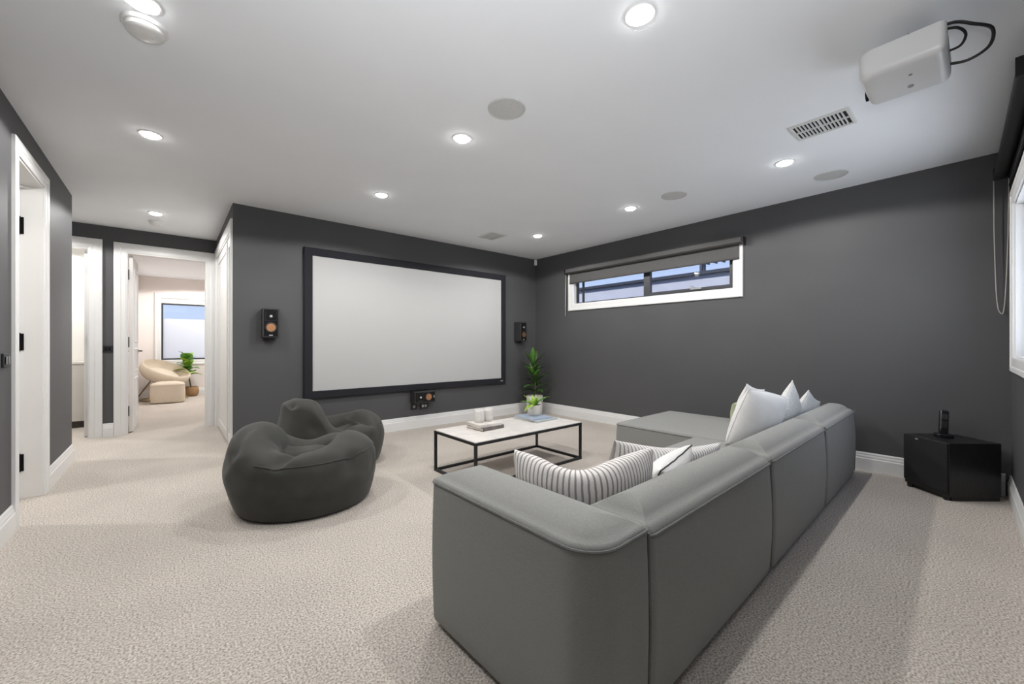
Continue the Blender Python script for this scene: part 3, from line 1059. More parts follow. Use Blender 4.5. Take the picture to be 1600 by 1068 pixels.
# ------------------------------------------------------------------ wall speakers
def make_speaker(loc, label, rotz=0.0):
    t = thing('wall_speaker', label, 'speaker', loc, rotz, 'front speakers round the screen')
    w, hgt, dp = 0.145, 0.285, 0.125
    cab = obj('cabinet', box((-w / 2, -dp, -hgt / 2), (w / 2, 0, hgt / 2)), M['cabinet'], t, bevel=0.004)
    obj('baffle', box((-w / 2 + 0.014, -dp - 0.004, -hgt / 2 + 0.012), (w / 2 - 0.014, -dp + 0.001, hgt / 2 - 0.012)), M['blackgloss'], t, bevel=0.002)
    hb = bmesh.new()
    q = 0.047
    outer = [(-q, -dp - 0.006, 0.02), (q, -dp - 0.006, 0.02), (q, -dp - 0.006, 0.108), (-q, -dp - 0.006, 0.108)]
    inner = [(-0.016, -dp + 0.012, 0.048), (0.016, -dp + 0.012, 0.048), (0.016, -dp + 0.012, 0.080), (-0.016, -dp + 0.012, 0.080)]
    back = [(-q, -dp - 0.0035, 0.02), (q, -dp - 0.0035, 0.02), (q, -dp - 0.0035, 0.108), (-q, -dp - 0.0035, 0.108)]
    o_, i_, b_ = ([hb.verts.new(p) for p in s] for s in (outer, inner, back))
    for k in range(4):
        hb.faces.new((o_[k], o_[(k + 1) % 4], i_[(k + 1) % 4], i_[k]))
        hb.faces.new((o_[k], o_[(k + 1) % 4], b_[(k + 1) % 4], b_[k]))
    hb.faces.new(i_)
    horn = obj('tweeter_horn', hb, M['horn'], t)
    obj('tweeter_dome', lathe([(0.014, 0.0), (0.012, 0.006), (0.007, 0.010), (0.001, 0.011)], 20, (0, -dp + 0.008 - 0.012, 0.064), Matrix.Rotation(PI / 2, 3, 'X')), M['silver'], horn, smooth=True)
    rx = Matrix.Rotation(PI / 2, 3, 'X')
    wf = obj('woofer_surround', lathe([(0.052, 0.0), (0.052, 0.006), (0.044, 0.009), (0.038, 0.005), (0.038, 0.0)], 32, (0, -dp - 0.002, -0.045), rx), M['horn'], t, smooth=True)
    wc = obj('woofer_cone', lathe([(0.0385, 0.005), (0.014, -0.010), (0.013, -0.006), (0.007, -0.001), (0.001, 0.0)], 32, (0, -dp - 0.004, -0.045), rx), M['copper'], t, smooth=True)
    wc['label'] = 'copper coloured woofer cone'
    obj('badge', box((-0.016, -dp - 0.006, -0.124), (0.016, -dp - 0.0035, -0.116)), M['silver'], t)
    obj('bracket', box((-0.035, -0.06, -hgt / 2 - 0.028), (0.035, -0.002, -hgt / 2 + 0.002)), M['black'], t, bevel=0.003)
    return t


sL = make_speaker((0.752, YS, 1.262), 'black wall speaker with copper cone, left of the projector screen', R(-4))
sR = dup(sL, (4.045, YS, 1.245), R(8), 'black wall speaker with copper cone, between the screen and the far corner', 'front speakers round the screen')
sC = dup(sL, (2.415, YS, 0.396), 0, 'black speaker lying on its side below the projector screen', 'front speakers round the screen')
sC.rotation_euler = (0, -PI / 2, 0)


def wall_plate(x, z, w, n, label):
    t = thing('socket_plate', label, 'socket', (x, YS, z), 0, 'socket plates under the centre speaker')
    obj('plate', box((-w / 2, -0.008, -0.038), (w / 2, 0, 0.038)), M['blackgloss'], t, bevel=0.003)
    for k in range(n):
        cx = (k - (n - 1) / 2) * 0.042
        obj('socket_insert', box((cx - 0.015, -0.011, -0.016), (cx + 0.015, -0.0075, 0.016)), M['greyplastic'] if n == 1 else M['silver'], t, bevel=0.003)


wall_plate(2.322, 0.272, 0.085, 1, 'black wall plate with one grey socket, left one below the centre speaker')
wall_plate(2.462, 0.270, 0.110, 2, 'black wall plate with two pale sockets below the centre speaker')


def switch_plate(loc, rotz, w, h, label):
    t = thing('light_switch', label, 'switch', loc, rotz)
    obj('plate', box((-w / 2, -0.009, -h / 2), (w / 2, 0, h / 2)), M['black'], t, bevel=0.003)
    n = 2
    for k in range(n):
        cx = (k - 0.5) * w * 0.36
        obj('rocker', box((cx - w * 0.14, -0.013, -h * 0.28), (cx + w * 0.14, -0.0085, h * 0.28)), M['blackgloss'], t, bevel=0.002)


switch_plate((-0.552, YH, 1.0), 0, 0.085, 0.075, 'black light switch on the narrow dark strip between the hall doorways')
switch_plate((XL, 3.425, 0.967), PI / 2, 0.12, 0.075, 'black light switch on the left wall at the photo edge')

# ------------------------------------------------------------------ roller blinds
rb = thing('roller_blind', 'charcoal roller blind rolled part way down over the slot window', 'blind', (XR, 2.76, 2.10))
f0 = lambda u, d, z: (-d, u, z)
obj('blind_tube', tube([(-0.052, -1.185, -0.012), (-0.052, 1.185, -0.012)], 0.026, 20), M['blindtube'], rb, smooth=True)
obj('blind_fabric', box((-1.14, 0.026, -0.165), (1.14, 0.0275, -0.012), f0), M['blind'], rb)
obj('blind_pelmet', box((-1.175, 0.074, -0.016), (1.175, 0.082, 0.034), f0), M['blind'], rb, bevel=0.003)
obj('bottom_rail', box((-1.14, 0.021, -0.178), (1.14, 0.033, -0.163), f0), M['blindtube'], rb, bevel=0.003)
for s in (-1, 1):
    obj('bracket', box((s * 1.19 - 0.004, 0.0, -0.04), (s * 1.19 + 0.004, 0.082, 0.034), f0), M['black'], rb)
obj('blind_chain', tube(spline([(-0.05, 1.192, -0.012), (-0.05, 1.2, -0.3), (-0.048, 1.203, -0.58), (-0.045, 1.206, -0.63), (-0.040, 1.209, -0.58), (-0.038, 1.206, -0.3), (-0.036, 1.196, -0.012)], 6), 0.003, 6), M['chain'], rb)

rw = thing('window_roller_blind', 'thick black blind roller high on the right edge above the white window', 'blind', tuple(WC + Vector((0, 0, 2.235))), WA)
obj('blind_tube', tube([(-1.66, 0.045, 0.0), (-0.05, 0.045, 0.0)], 0.034, 24), M['blindtube'], rw, smooth=True)
obj('blind_fabric', box((-1.62, 0.0105, -0.10), (-0.10, 0.012, 0.0)), M['blindtube'], rw)
obj('bottom_rail', box((-1.62, 0.006, -0.112), (-0.10, 0.017, -0.098)), M['blindtube'], rw, bevel=0.003)
for u in (-1.67, -0.045):
    obj('bracket', box((u - 0.005, 0.0, -0.04), (u + 0.005, 0.082, 0.045)), M['black'], rw, bevel=0.002)
obj('blind_chain', tube(spline([(-0.038, 0.079, 0.0), (-0.036, 0.077, -0.4), (-0.032, 0.066, -0.85), (-0.032, 0.048, -0.965), (-0.032, 0.030, -0.90), (-0.035, 0.016, -0.45), (-0.038, 0.012, 0.0)], 8), 0.0028, 6), M['chain'], rw)

# ------------------------------------------------------------------ sofa
sofa = thing('modular_sofa', 'large grey modular sofa with low square backs, one arm and a chaise', 'sofa', (0.765, 0.600, 0), R(1.3))
sf = 0.022   # foot height
TOP = 0.549


def seam(parent, x0, x1, y0, y1, radii, z, d, name='piping', r=0.0042, pts=None):
    q = rrect(x0, x1, y0, y1, radii, d)
    P = [(x, y, z) for x, y in q]
    return obj(name, tube(P, r, 6, closed=True), M['piping'], parent, smooth=True)


def module(name, x0, x1, y0, y1, z1, radii, crown, er=0.016, bulge=0.006, seams=True):
    o = obj(name, soft_block(x0, x1, y0, y1, sf, z1, radii, er=er, crown=crown, bulge=bulge, br=0.012), M['sofa'], sofa, smooth=True, angle=70)
    if seams:
        seam(o, x0, x1, y0, y1, radii, z1 - er * 0.75, -0.001)
    return o


G = 0.003
arm = module('arm', 0.0, 0.250, 0.0, 0.760, TOP + 0.004, (0.10, 0.02, 0.03, 0.035), 0.030, er=0.020)
bx = [0.256, 1.335, 2.405, 3.435]
for k in range(3):
    b = module('backrest', bx[k], bx[k + 1] - 0.012, 0.0, 0.238, TOP - 0.010, (0.026, 0.04 if k < 2 else 0.06, 0.04, 0.026), 0.040, er=0.034, bulge=0.011)
    # upright corner welt on the outer face
    xx = bx[k + 1] - 0.016
    obj('piping', tube([(xx, 0.004, sf + 0.02), (xx + 0.001, -0.004, 0.28), (xx, 0.004, TOP - 0.02)], 0.0038, 6), M['piping'], b, smooth=True)
obj('piping', tube([(0.248, 0.0005, sf + 0.02), (0.249, -0.004, 0.28), (0.248, 0.001, TOP - 0.02)], 0.0045, 6), M['piping'], arm, smooth=True)
for k, (xa, xb, y1) in enumerate(((0.256, 1.335, 0.83), (1.338, 2.402, 0.83), (2.405, 3.435, 1.565))):
    nm = 'seat' if k < 2 else 'chaise_seat'
    base = obj('seat_base' if k < 2 else 'chaise_base', soft_block(xa, xb, 0.242, y1 - 0.008, sf, 0.19, 0.02, er=0.008, crown=0.0, br=0.008), M['sofa'], sofa, smooth=True, angle=70)
    module(nm, xa, xb - G, 0.242, y1, 0.332, (0.02, 0.02, 0.045, 0.045), 0.022, er=0.026, bulge=0.008)
    
for (x, y) in ((0.06, 0.06), (0.06, 0.70), (1.30, 0.06), (1.30, 0.75), (2.37, 0.06), (2.37, 0.75), (3.38, 0.06), (3.38, 1.50), (2.46, 1.50)):
    obj('foot', lathe([(0.001, 0), (0.022, 0), (0.025, sf + 0.01), (0.001, sf + 0.01)], 16, (x, y, 0)), M['black'], sofa)


# ------------------------------------------------------------------ cushions on the sofa
def place(o, loc, euler):
    o.location = loc
    o.rotation_euler = euler


def cushion(name, w, h, t, m, label, loc, euler, pipe=None, pinch=0.07, sq=0.42, seed=1, deform=None, wr=0.006, piper=0.004):
    bm, loop = pillow(w, h, t, pinch=pinch, sq=sq, seed=seed, wr=wr)
    if deform:
        for v in bm.verts:
            v.co = deform(v.co.copy())
    pts = [v.co.copy() for v in loop]
    r = thing(name, label, 'cushion', loc, 0)
    r.rotation_euler = euler
    c = obj('cushion_cover', bm, m, r, smooth=True, angle=85)
    sd = c.modifiers.new('sub', 'SUBSURF')
    sd.levels = 1
    sd.render_levels = 1
    if pipe:
        obj('cushion_piping', tube(pts, piper, 6, closed=True), pipe, r, smooth=True)
    return r


def bend1(p):
    """long cushion folded round the inside corner of the sofa, sagging at the fold"""
    s, z, t = p.x + 0.047, p.z, p.y
    k = 0.13
    q = math.sqrt(s * s + k * k)
    cx, cy = (s + q) / 2, (-s + q) / 2
    dx, dy = (1 + s / q) / 2, (-1 + s / q) / 2
    L = math.hypot(dx, dy)
    nx, ny = -dy / L, dx / L
    dip = math.exp(-((s + 0.02) / 0.14) ** 2)
    zz = z - 0.020 * dip * (z / 0.17 + 0.6)
    lean = -0.02 * (z / 0.17)
    return Vector((cx + nx * (t + lean), cy + ny * (t + lean), zz))


cushion('striped_cushion', 0.745, 0.33, 0.15, M['stripe'], 'long brown striped cushion folded round the near inside corner of the sofa',
        (1.055, 0.875, 0.472), (0, 0, R(1.3)), deform=bend1, seed=3, pinch=0.05, sq=0.34, wr=0.014)


def sag2(p):
    return Vector((p.x, p.y + 0.05 * (p.x / 0.4) ** 2, p.z - 0.02 * math.cos(PI * p.x / 0.8) * (p.z > 0)))


cushion('striped_cushion', 0.76, 0.23, 0.13, M['stripe2'], 'grey striped cushion lying behind the small white piped cushion',
        (1.97, 1.055, 0.428), (R(18), R(7), R(-15)), deform=sag2, seed=9, pinch=0.04, sq=0.36)
cushion('piped_cushion', 0.38, 0.31, 0.16, M['whitecloth'], 'small plain white cushion with dark piping between the two striped ones',
        (1.70, 0.955, 0.425), (R(30), R(-5), R(8)), pipe=M['darkpipe'], seed=5, piper=0.003)
cushion('white_cushion', 0.37, 0.41, 0.20, M['whitecloth'], 'big smooth white cushion with white piping at the front of the right hand group',
        (3.10, 1.03, 0.520), (R(16), R(12), R(-20)), pipe=M['whitecloth'], seed=11, pinch=-0.05, sq=0.47)
cushion('white_cushion', 0.42, 0.40, 0.13, M['whitecloth'], 'white cushion half hidden behind the big smooth white one',
        (3.49, 1.22, 0.525), (R(14), R(10), R(2)), pipe=M['whitecloth'], seed=14, pinch=0.08)
cushion('textured_cushion', 0.35, 0.35, 0.12, M['whitelace'], 'textured white cushion standing on a corner with its peak topmost',
        (3.66, 1.00, 0.535), (R(14), R(36), R(4)), pipe=M['whitecloth'], seed=17, pinch=0.10)
cushion('textured_cushion', 0.36, 0.34, 0.12, M['whitelace'], 'textured white cushion rightmost of the cushions on the sofa',
        (3.99, 0.97, 0.475), (R(20), R(20), R(0)), pipe=M['whitecloth'], seed=21, pinch=0.10)
cushion('green_cushion', 0.32, 0.17, 0.11, M['palegreen'], 'pale green cushion peeping out behind the big white cushion',
        (4.00, 1.46, 0.450), (R(10), R(-4), R(-4)), seed=25, pinch=0.06)

# ------------------------------------------------------------------ coffee table
ct = thing('coffee_table', 'low rectangular coffee table with thin black frame and pale stone top', 'table', (2.276, 2.69, 0), R(0.6))
TX, TY, TZ, tb = 0.60, 0.295, 0.335, 0.010
for sx in (-1, 1):
    for sy in (-1, 1):
        obj('leg', box((sx * (TX - tb) - tb, sy * (TY - tb) - tb, 0), (sx * (TX - tb) + tb, sy * (TY - tb) + tb, TZ - 0.022)), M['black'], ct, bevel=0.001)
for zz, nm in ((tb, 'lower_rail'), (TZ - 0.012, 'upper_rail')):
    for s in (-1, 1):
        obj(nm, box((-TX + 2 * tb, s * (TY - tb) - tb, zz - tb), (TX - 2 * tb, s * (TY - tb) + tb, zz + tb)), M['black'], ct)
        obj(nm, box((s * (TX - tb) - tb, -TY, zz - tb), (s * (TX - tb) + tb, TY, zz + tb)), M['black'], ct)
obj('tabletop', box((-TX + 0.004, -TY + 0.004, TZ - 0.002), (TX - 0.004, TY - 0.004, TZ + 0.006)), M['stone'], ct, bevel=0.002)
TT = TZ + 0.006


def make_book(loc, rotz, w, d, t, cover, label, group):
    r = thing('book', label, 'book', loc, rotz, group)
    c = 0.003
    obj('cover_board', box((-w / 2, -d / 2, 0), (w / 2, d / 2, c)), cover, r)
    obj('cover_board', box((-w / 2, -d / 2, t - c), (w / 2, d / 2, t)), cover, r)
    obj('spine', box((-w / 2, -d / 2 - c, 0), (w / 2, -d / 2, t)), cover, r, bevel=0.001)
    obj('page_block', box((-w / 2 + 0.004, -d / 2 + 0.001, c), (w / 2 - 0.004, d / 2 - 0.004, t - c)), M['paper'], r)
    return r


make_book((2.045, 2.765, TT), R(4), 0.235, 0.215, 0.028, M['bookbrown'], 'dark brown spined book under the two ribbed tumblers, bottom of its pair', 'books on the left of the coffee table')
make_book((2.035, 2.770, TT + 0.028), R(-3), 0.225, 0.205, 0.022, M['bookcream'], 'cream covered book right under the two ribbed tumblers', 'books on the left of the coffee table')
make_book((2.655, 2.785, TT), R(3), 0.285, 0.31, 0.016, M['bookgrey'], 'grey green large book at the bottom below the lime potted plant', 'books on the right of the coffee table')
make_book((2.635, 2.795, TT + 0.016), R(-4), 0.245, 0.27, 0.014, M['bookblue'], 'pale blue book right under the lime potted plant', 'books on the right of the coffee table')


def tumbler(x, y, z, label):
    r = thing('tumbler', label, 'tumbler', (x, y, z), 0, 'ribbed tumblers on the books')
    obj('tumbler_body', lathe([(0.001, 0), (0.034, 0), (0.040, 0.006), (0.043, 0.03), (0.043, 0.085), (0.040, 0.108), (0.038, 0.109), (0.036, 0.105), (0.038, 0.08), (0.037, 0.06), (0.001, 0.058)], 48, rib=0.035, ribs=12), M['tumbler'], r, smooth=True, angle=60)
    obj('wax', lathe([(0.001, 0.059), (0.0355, 0.059), (0.0355, 0.075), (0.001, 0.075)], 24), M['whitecloth'], r, smooth=True)


tumbler(2.005, 2.795, TT + 0.050, 'milky ribbed tumbler on the cream book, the left of two')
tumbler(2.096, 2.790, TT + 0.050, 'milky ribbed tumbler on the cream book, the right of two')

# lime plant in a little pot on the blue book
pz = TT + 0.030
lp = thing('table_plant', 'lime green leafy plant in a small off-white pot on the coffee table books', 'plant', (2.655, 2.80, pz))
obj('pot', lathe([(0.001, 0), (0.042, 0), (0.052, 0.008), (0.062, 0.05), (0.066, 0.10), (0.063, 0.105), (0.058, 0.10), (0.055, 0.085), (0.001, 0.085)], 36, rib=0.012, ribs=18), M['potrough'], lp, smooth=True, angle=50)
obj('soil', lathe([(0.001, 0.084), (0.056, 0.084), (0.05, 0.090), (0.001, 0.094)], 24), M['soil'], lp, smooth=True)
rnd = random.Random(4)
for k, (ang, el, ln_, wd, dr) in enumerate([(20, 40, 0.19, 0.036, 1.5), (200, 22, 0.20, 0.044, 1.2), (215, 35, 0.17, 0.038, 1.5), (350, 50, 0.2, 0.036, 1.2), (60, 60, 0.14, 0.034, 0.8),
                                           (120, 62, 0.14, 0.034, 0.9), (280, 55, 0.15, 0.036, 1.0), (250, 65, 0.13, 0.034, 0.7), (320, 70, 0.13, 0.034, 0.6), (160, 48, 0.15, 0.036, 1.2), (90, 40, 0.16, 0.034, 1.3), (30, 72, 0.12, 0.032, 0.4)]):
    b = bmesh.new()
    a, e = R(ang), R(el)
    leaf(b, (0.012 * math.cos(a), 0.012 * math.sin(a), 0.088), (math.cos(a) * math.cos(e), math.sin(a) * math.cos(e), math.sin(e)), ln_, wd, dr, n=8)
    solid(obj('leaf', b, M['leaflime'] if k % 3 else M['leafmid'], lp, smooth=True), 0.0012)

# tall plant in the far corner
fp = thing('corner_plant', 'tall dark green broad leaved plant in a white pot in the far corner', 'plant', (4.115, 4.33, 0))
obj('pot', lathe([(0.001, 0), (0.098, 0), (0.106, 0.006), (0.116, 0.15), (0.124, 0.290), (0.119, 0.294), (0.113, 0.288), (0.110, 0.255), (0.001, 0.255)], 40), M['pot'], fp, smooth=True, angle=50)
obj('soil', lathe([(0.001, 0.254), (0.111, 0.254), (0.09, 0.262), (0.001, 0.266)], 24), M['soil'], fp, smooth=True)
stems = [spline([(0.0, 0.0, 0.26), (0.01, 0.0, 0.45), (-0.02, 0.01, 0.62), (-0.035, 0.0, 0.78)]), spline([(0.03, 0.02, 0.26), (0.045, 0.03, 0.42), (0.035, 0.04, 0.55)])]
for s in stems:
    obj('stem', tube(s, lambda t: 0.012 - 0.005 * t, 8), M['stem'], fp, smooth=True)
rnd = random.Random(11)
for k in range(30):
    if k < 22:
        t = 0.15 + 0.85 * k / 21
        p = stems[0][min(len(stems[0]) - 1, int(t * (len(stems[0]) - 1)))]
    else:
        t = 0.3 + 0.7 * (k - 22) / 7
        p = stems[1][min(len(stems[1]) - 1, int(t * (len(stems[1]) - 1)))]
    a = k * 2.4 + rnd.uniform(-0.3, 0.3)
    e = R(rnd.uniform(18, 42) + 55 * max(0, t - 0.35))
    # keep clear of the two walls of the corner
    dx, dy = math.cos(a), math.sin(a)
    ln_ = rnd.uniform(0.20, 0.27) * (1.0 if t < 0.7 else 1.12)
    if dx * math.cos(e) * ln_ > 0.24 or dy * math.cos(e) * ln_ > 0.22:
        ln_ = 0.2
    b = bmesh.new()
    leaf(b, p, (dx * math.cos(e), dy * math.cos(e), math.sin(e)), ln_, rnd.uniform(0.070, 0.095), rnd.uniform(0.7, 1.3) * (1.25 - 0.95 * t), n=8, fold=0.3, shape=0.8)
    solid(obj('leaf', b, M['leafdark'] if k % 4 else M['leafmid'], fp, smooth=True), 0.0014)

# ------------------------------------------------------------------ subwoofer in the right corner with a handset on it
sw = thing('subwoofer', 'black subwoofer cabinet set cornerwise on the carpet by the right wall', 'subwoofer', (3.972, 0.165, 0), 0)
e1 = Vector((0.2, 0.233, 0)).normalized()      # along the front cloth face
e2 = Vector((0.255, -0.2315, 0)).normalized()
th1 = math.atan2(e2.y, e2.x)
sw.rotation_euler = (0, 0, th1)                 # local x runs along the wood side, local y along the cloth front
SWW, SWD = 0.350, 0.318
obj('cabinet', box((0.012, 0, 0.028), (SWW, SWD, 0.388)), M['blackwood'], sw, bevel=0.004)
obj('grille', box((0.0, 0.004, 0.055), (0.0125, SWD - 0.004, 0.384)), M['grille'], sw, bevel=0.004)
obj('grille_badge', box((-0.002, SWD - 0.115, 0.366), (0.001, SWD - 0.095, 0.373)), M['silver'], sw)
for (x, y) in ((0.03, 0.03), (0.03, SWD - 0.03), (SWW - 0.03, 0.03), (SWW - 0.03, SWD - 0.03)):
    obj('foot', lathe([(0.001, 0), (0.02, 0), (0.022, 0.03), (0.001, 0.03)], 16, (x, y, 0)), M['black'], sw, smooth=True)
obj('plinth', box((0.03, 0.004, 0.002), (SWW - 0.006, SWD - 0.05, 0.03)), M['black'], sw)

hs = thing('cordless_handset', 'black cordless handset upright in its cradle on top of the subwoofer', 'phone', (4.22, 0.195, 0.388), R(-70))
obj('cradle', soft_block(-0.045, 0.045, -0.04, 0.04, 0, 0.028, 0.02, er=0.01, crown=0.003, br=0.003, levels=3), M['blackgloss'], hs, smooth=True)
hb = soft_block(-0.024, 0.024, -0.015, 0.015, 0.0, 0.175, 0.010, er=0.010, crown=0.002, br=0.004, levels=4)
ho = obj('handset', hb, M['blackgloss'], hs, smooth=True)
ho.location = (0, 0.004, 0.018)
ho.rotation_euler = (R(-14), R(6), 0)
obj('keypad', box((-0.016, -0.0168, 0.045), (0.016, -0.0150, 0.098)), M['horn'], ho, bevel=0.001)
obj('display', box((-0.016, -0.0168, 0.108), (0.016, -0.0150, 0.145)), M['cabinet'], ho, bevel=0.001)

# ------------------------------------------------------------------ bean bags
def wrap(a):
    return (a + PI) % (2 * PI) - PI


def gauss(x, w):
    return math.exp(-(x / w) ** 2)


def seg_dist(p, a, b):
    ab, ap = b - a, p - a
    t = max(0, min(1, ap.dot(ab) / ab.length_squared))
    return (p - (a + ab * t)).length


def bean_bag(loc, rotz, label, P, seed):
    """one closed shell: floor disc, bellied side wall, fat rim that rises into a back, sunken seat with folds"""
    NP, NW, NA, NI = 110, 14, 16, 16
    bm = bmesh.new()
    rows = []
    rim_pts = []
    for i in range(NP):
        a = 2 * PI * i / NP
        ca, sa = math.cos(a), math.sin(a)
        h = P['h'] + sum(dh * math.exp(-abs(wrap(a - R(c)) / R(w)) ** pw) for (c, w, dh, pw) in P['rise'])
        rho = P['rho'] + sum(d * gauss(wrap(a - R(c)), R(w)) for (c, w, d) in P['fat'])
        RR = P['R'] * (1 + P.get('oval', 0) * math.cos(2 * a))
        ln_ = sum(d * gauss(wrap(a - R(c)), R(w)) for (c, w, d) in P['lean'])
        col = [(RR * 0.5, 0.0), (RR * 0.80, 0.0)]
        zw = h - rho

        def rad(z):
            t = z / 0.40
            return RR * (0.86 + 0.145 * math.sin(PI * min(1, max(0, 0.10 + 0.72 * t)))) + ln_ * (z / 0.5) ** 1.3
        for k in range(NW + 1):
            z = 0.012 + (zw - 0.012) * k / NW
            col.append((rad(z), z))
        rw = rad(zw)
        tilt = P.get('tilt', 0)
        for k in range(1, NA + 1):
            b = PI * k / NA
            col.append((rw - rho + rho * math.cos(b), zw + rho * math.sin(b)))
        r1, z1 = rw - 2 * rho, zw
        for k in range(1, NI):
            t = 1 - k / NI
            z = P['seat'] + (z1 - P['seat']) * t ** 1.7
            col.append((r1 * t, z))
        ring = []
        for k, (r, z) in enumerate(col):
            p = Vector((r * ca, r * sa, z))
            top = k > NW - 2
            if top:
                for (x, y, w, dz) in P['bumps']:
                    p.z += dz * math.exp(-((p.x - x) ** 2 + (p.y - y) ** 2) / w ** 2)
                f = 0
                for (pa_, pb_, w, dp) in P['folds']:
                    f = max(f, dp * gauss(seg_dist(p, Vector(pa_), Vector(pb_)), w))
                d = Vector((ca * 0.4, sa * 0.4, 1)).normalized() if k < NW + NA else Vector((0, 0, 1))
                p -= d * f
            if k == NW + 3:
                rim_pts.append(len(rows) * 0 + i)
            q = Vector((p.x * 3.0 + seed, p.y * 3.0 - seed, p.z * 9))
            n1 = noise.noise(q)
            n2 = 1 - 2 * abs(noise.noise(Vector((p.x * 6 + seed, p.y * 6 + seed, p.z * 6))))
            fade = min(1, p.z / 0.15)
            p += Vector((ca, sa, 0.5)) * (P['wr'] * fade * (0.8 * n1 + 0.5 * n2))
            ring.append(bm.verts.new(p))
        rows.append(ring)
    K = len(rows[0])
    for i in range(NP):
        A, B = rows[i], rows[(i + 1) % NP]
        for k in range(K - 1):
            bm.faces.new((A[k], B[k], B[k + 1], A[k + 1]))
    bm.faces.new([r[0] for r in reversed(rows)])
    cen = bm.verts.new(sum((r[-1].co for r in rows), Vector()) / NP)
    for i in range(NP):
        bm.faces.new((rows[i][-1], rows[(i + 1) % NP][-1], cen))
    for _ in range(1):
        bmesh.ops.smooth_vert(bm, verts=[v for v in bm.verts if v.co.z > 0.02], factor=0.5, use_axis_x=True, use_axis_y=True, use_axis_z=True)
    seam = [(r[NW + 5].co + Vector((0, 0, 0.001))) for r in rows]
    side = [r[NW // 2].co.copy() for r in rows]
    t = thing('bean_bag', label, 'bean bag', loc, rotz, 'bean bags by the screen wall')
    o = obj('bag_shell', bm, M['bag'], t, smooth=True, angle=180)
    sb = o.modifiers.new('sub', 'SUBSURF')
    sb.levels = 1
    sb.render_levels = 1
    a0, a1 = P['seam']
    obj('seam', tube(seam[a0:a1] if a0 >= 0 else seam[a0:] + seam[:a1], 0.0045, 6), M['bag'], t, smooth=True)
    return t


bag_a = dict(h=0.385, R=0.425, rho=0.112, seat=0.350, wr=0.020, oval=0.03,
             rise=[(166, 46, 0.150, 2.4), (-25, 40, 0.015, 2), (85, 34, -0.055, 2)],
             fat=[(166, 60, 0.055), (-20, 60, 0.03), (70, 40, 0.015)],
             lean=[(166, 70, 0.045), (-100, 60, -0.02)],
             bumps=[(0.20, -0.04, 0.15, 0.075), (0.12, 0.20, 0.12, 0.035)],
             folds=[((-0.06, -0.18, 0.38), (0.10, 0.16, 0.44), 0.030, 0.085), ((-0.22, -0.44, 0.34), (-0.02, -0.20, 0.42), 0.028, 0.06),
                    ((-0.30, 0.02, 0.50), (-0.08, -0.14, 0.40), 0.028, 0.06), ((-0.14, 0.05, 0.40), (-0.20, 0.36, 0.42), 0.03, 0.05),
                    ((0.22, -0.40, 0.22), (0.27, -0.32, 0.34), 0.024, 0.045), ((0.38, -0.22, 0.18), (0.40, -0.14, 0.26), 0.02, 0.03),
                    ((-0.40, -0.16, 0.40), (-0.34, -0.02, 0.52), 0.03, 0.035)],
             seam=(-40, 16))
bean_bag((0.70, 2.975, 0), R(-14), 'dark grey bean bag, the nearer of two, with its rounded back to the left', bag_a, 2.0)
bag_b = dict(h=0.36, R=0.425, rho=0.10, seat=0.27, wr=0.017, oval=0.02,
             rise=[(192, 44, 0.25, 5), (0, 40, 0.05, 2)],
             fat=[(192, 50, -0.025), (0, 50, 0.03)],
             lean=[(192, 60, 0.03)],
             bumps=[(0.22, 0.0, 0.16, 0.04)],
             folds=[((0.17, -0.30, 0.38), (0.20, 0.12, 0.42), 0.032, 0.085), ((-0.05, -0.40, 0.36), (-0.02, -0.1, 0.34), 0.03, 0.05),
                    ((-0.42, -0.26, 0.56), (-0.34, 0.04, 0.58), 0.024, 0.055), ((-0.30, -0.30, 0.40), (-0.24, 0.0, 0.44), 0.03, 0.03)],
             seam=(-12, 22))
bean_bag((1.095, 3.765, 0), R(10), 'dark grey bean bag behind the nearer one, tall pillow-like back against the screen wall side', bag_b, 7.0)

# ------------------------------------------------------------------ through the bedroom door
ch = thing('bucket_chair', 'cream boucle bucket chair on thin brass legs in the bedroom', 'chair', (-0.14, 10.20, 0), R(20))
bm = bmesh.new()
tilt = Matrix.Rotation(R(24), 3, 'X') @ Matrix.Rotation(R(14), 3, 'Y')
prof = []
NR, NS = 9, 40
for side in (0, 1):
    for j in range(NR + 1):
        t = j / NR if side == 0 else 1 - j / NR
        r = 0.36 * math.sin(0.5 * PI * t) ** 0.8 + (0.028 if side else 0)
        z = 0.23 * (t ** 2.2) - (0.05 if side else 0) * (1 if t < 0.98 else 0.4)
        prof.append((max(r, 0.001), z))
add_lathe(bm, prof[:-1], NS, (0, 0, 0.40), tilt)
shell = obj('seat_shell', bm, M['boucle'], ch, smooth=True, angle=80)
obj('seat_cushion', lathe([(0.001, 0.03), (0.20, 0.06), (0.25, 0.09), (0.22, 0.115), (0.001, 0.10)], 32, (0, 0, 0.40), tilt), M['boucle'], ch, smooth=True, angle=80)
for (x, y) in ((-0.27, -0.25), (0.27, -0.25), (-0.25, 0.25), (0.25, 0.25)):
    obj('leg', tube([(x * 1.15, y * 1.15, 0.006), (x * 0.5, y * 0.5, 0.35), (0, 0, 0.37)], 0.012, 8), M['brass'], ch, smooth=True)
obj('base_ring', tube([(0.31 * 1.0 * math.cos(a), 0.29 * math.sin(a), 0.012) for a in [2 * PI * i / 24 for i in range(24)]], 0.010, 8, closed=True), M['brass'], ch, smooth=True)

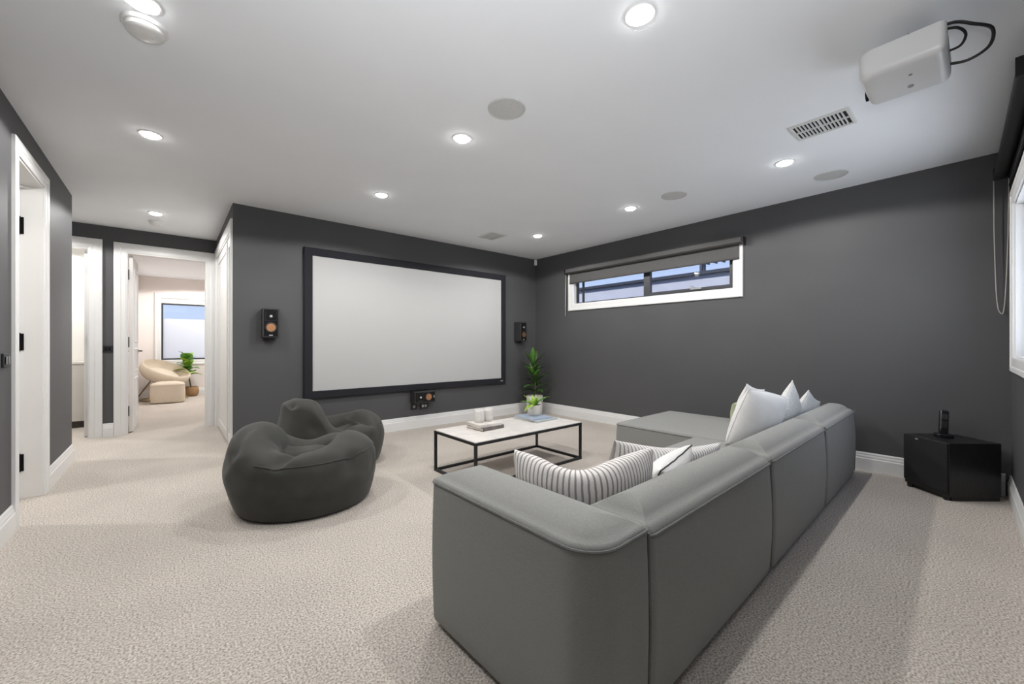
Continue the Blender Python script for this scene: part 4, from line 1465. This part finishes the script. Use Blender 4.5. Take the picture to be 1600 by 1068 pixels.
ot = thing('ottoman', 'cream boucle ottoman on the carpet in front of the bucket chair', 'ottoman', (-0.045, 9.60, 0), 0)
obj('ottoman_body', soft_block(-0.235, 0.235, -0.19, 0.19, 0.008, 0.355, 0.10, er=0.04, crown=0.03, bulge=0.01, br=0.015), M['boucle'], ot, smooth=True, angle=70)
seamp = [(x, y, 0.325) for x, y in rrect(-0.235, 0.235, -0.19, 0.19, (0.1,) * 4, -0.002)]
obj('piping', tube(seamp, 0.006, 6, closed=True), M['boucle'], ot, smooth=True)
for (x, y) in ((-0.15, -0.11), (0.15, -0.11), (-0.15, 0.11), (0.15, 0.11)):
    obj('foot', lathe([(0.001, 0), (0.02, 0), (0.02, 0.03), (0.001, 0.03)], 12, (x, y, 0)), M['black'], ot)

fg = thing('bedroom_plant', 'bright green round leaved plant in a woven basket below the bedroom window', 'plant', (0.31, 10.46, 0))
obj('basket', lathe([(0.001, 0), (0.085, 0), (0.115, 0.04), (0.125, 0.11), (0.112, 0.19), (0.105, 0.195), (0.108, 0.18), (0.115, 0.15), (0.001, 0.15)], 30, rib=0.02, ribs=15), M['basket'], fg, smooth=True, angle=60)
obj('soil', lathe([(0.001, 0.149), (0.113, 0.149), (0.001, 0.158)], 20), M['soil'], fg)
stemp = spline([(0, 0, 0.15), (-0.03, 0, 0.35), (-0.06, -0.01, 0.55), (-0.07, -0.02, 0.74)])
obj('stem', tube(stemp, lambda t: 0.014 - 0.006 * t, 8), M['stem'], fg, smooth=True)
rnd = random.Random(5)
for k in range(18):
    t = 0.45 + 0.55 * k / 17
    p = stemp[min(len(stemp) - 1, int(t * (len(stemp) - 1)))]
    a = k * 2.4
    e = R(38 + 70 * max(0, t - 0.5))
    b = bmesh.new()
    leaf(b, p, (math.cos(a) * math.cos(e), math.sin(a) * math.cos(e), math.sin(e)), rnd.uniform(0.20, 0.25), rnd.uniform(0.17, 0.21), 1.5, n=7, fold=0.2, shape=0.75)
    solid(obj('leaf', b, M['leafmid'] if k % 2 else M['leaflime'], fg, smooth=True), 0.0015)

# utility room cabinet glimpsed through the left hall doorway
uc = thing('utility_cabinet', 'off-white low cabinet with a brown kickboard behind the left hall doorway', 'cabinet', (-1.42, 7.55, 0))
obj('carcass', box((-0.70, -0.16, 0.085), (0.70, 0.16, 0.80)), M['cabwhite'], uc, bevel=0.002)
obj('worktop', box((-0.71, -0.185, 0.80), (0.71, 0.16, 0.83)), M['cabwhite'], uc, bevel=0.003)
obj('kickboard', box((-0.70, -0.13, 0.0), (0.70, 0.16, 0.085)), M['kick'], uc)
for k in range(3):
    xa = -0.695 + k * 0.465
    dd = obj('cabinet_door', box((xa, -0.178, 0.09), (xa + 0.46, -0.16, 0.795)), M['cabwhite'], uc, bevel=0.003)
    obj('door_knob', lathe([(0.001, 0), (0.008, 0), (0.012, 0.015), (0.001, 0.02)], 14, (xa + 0.04, -0.178, 0.70), Matrix.Rotation(PI / 2, 3, 'X')), M['silver'], dd, smooth=True)
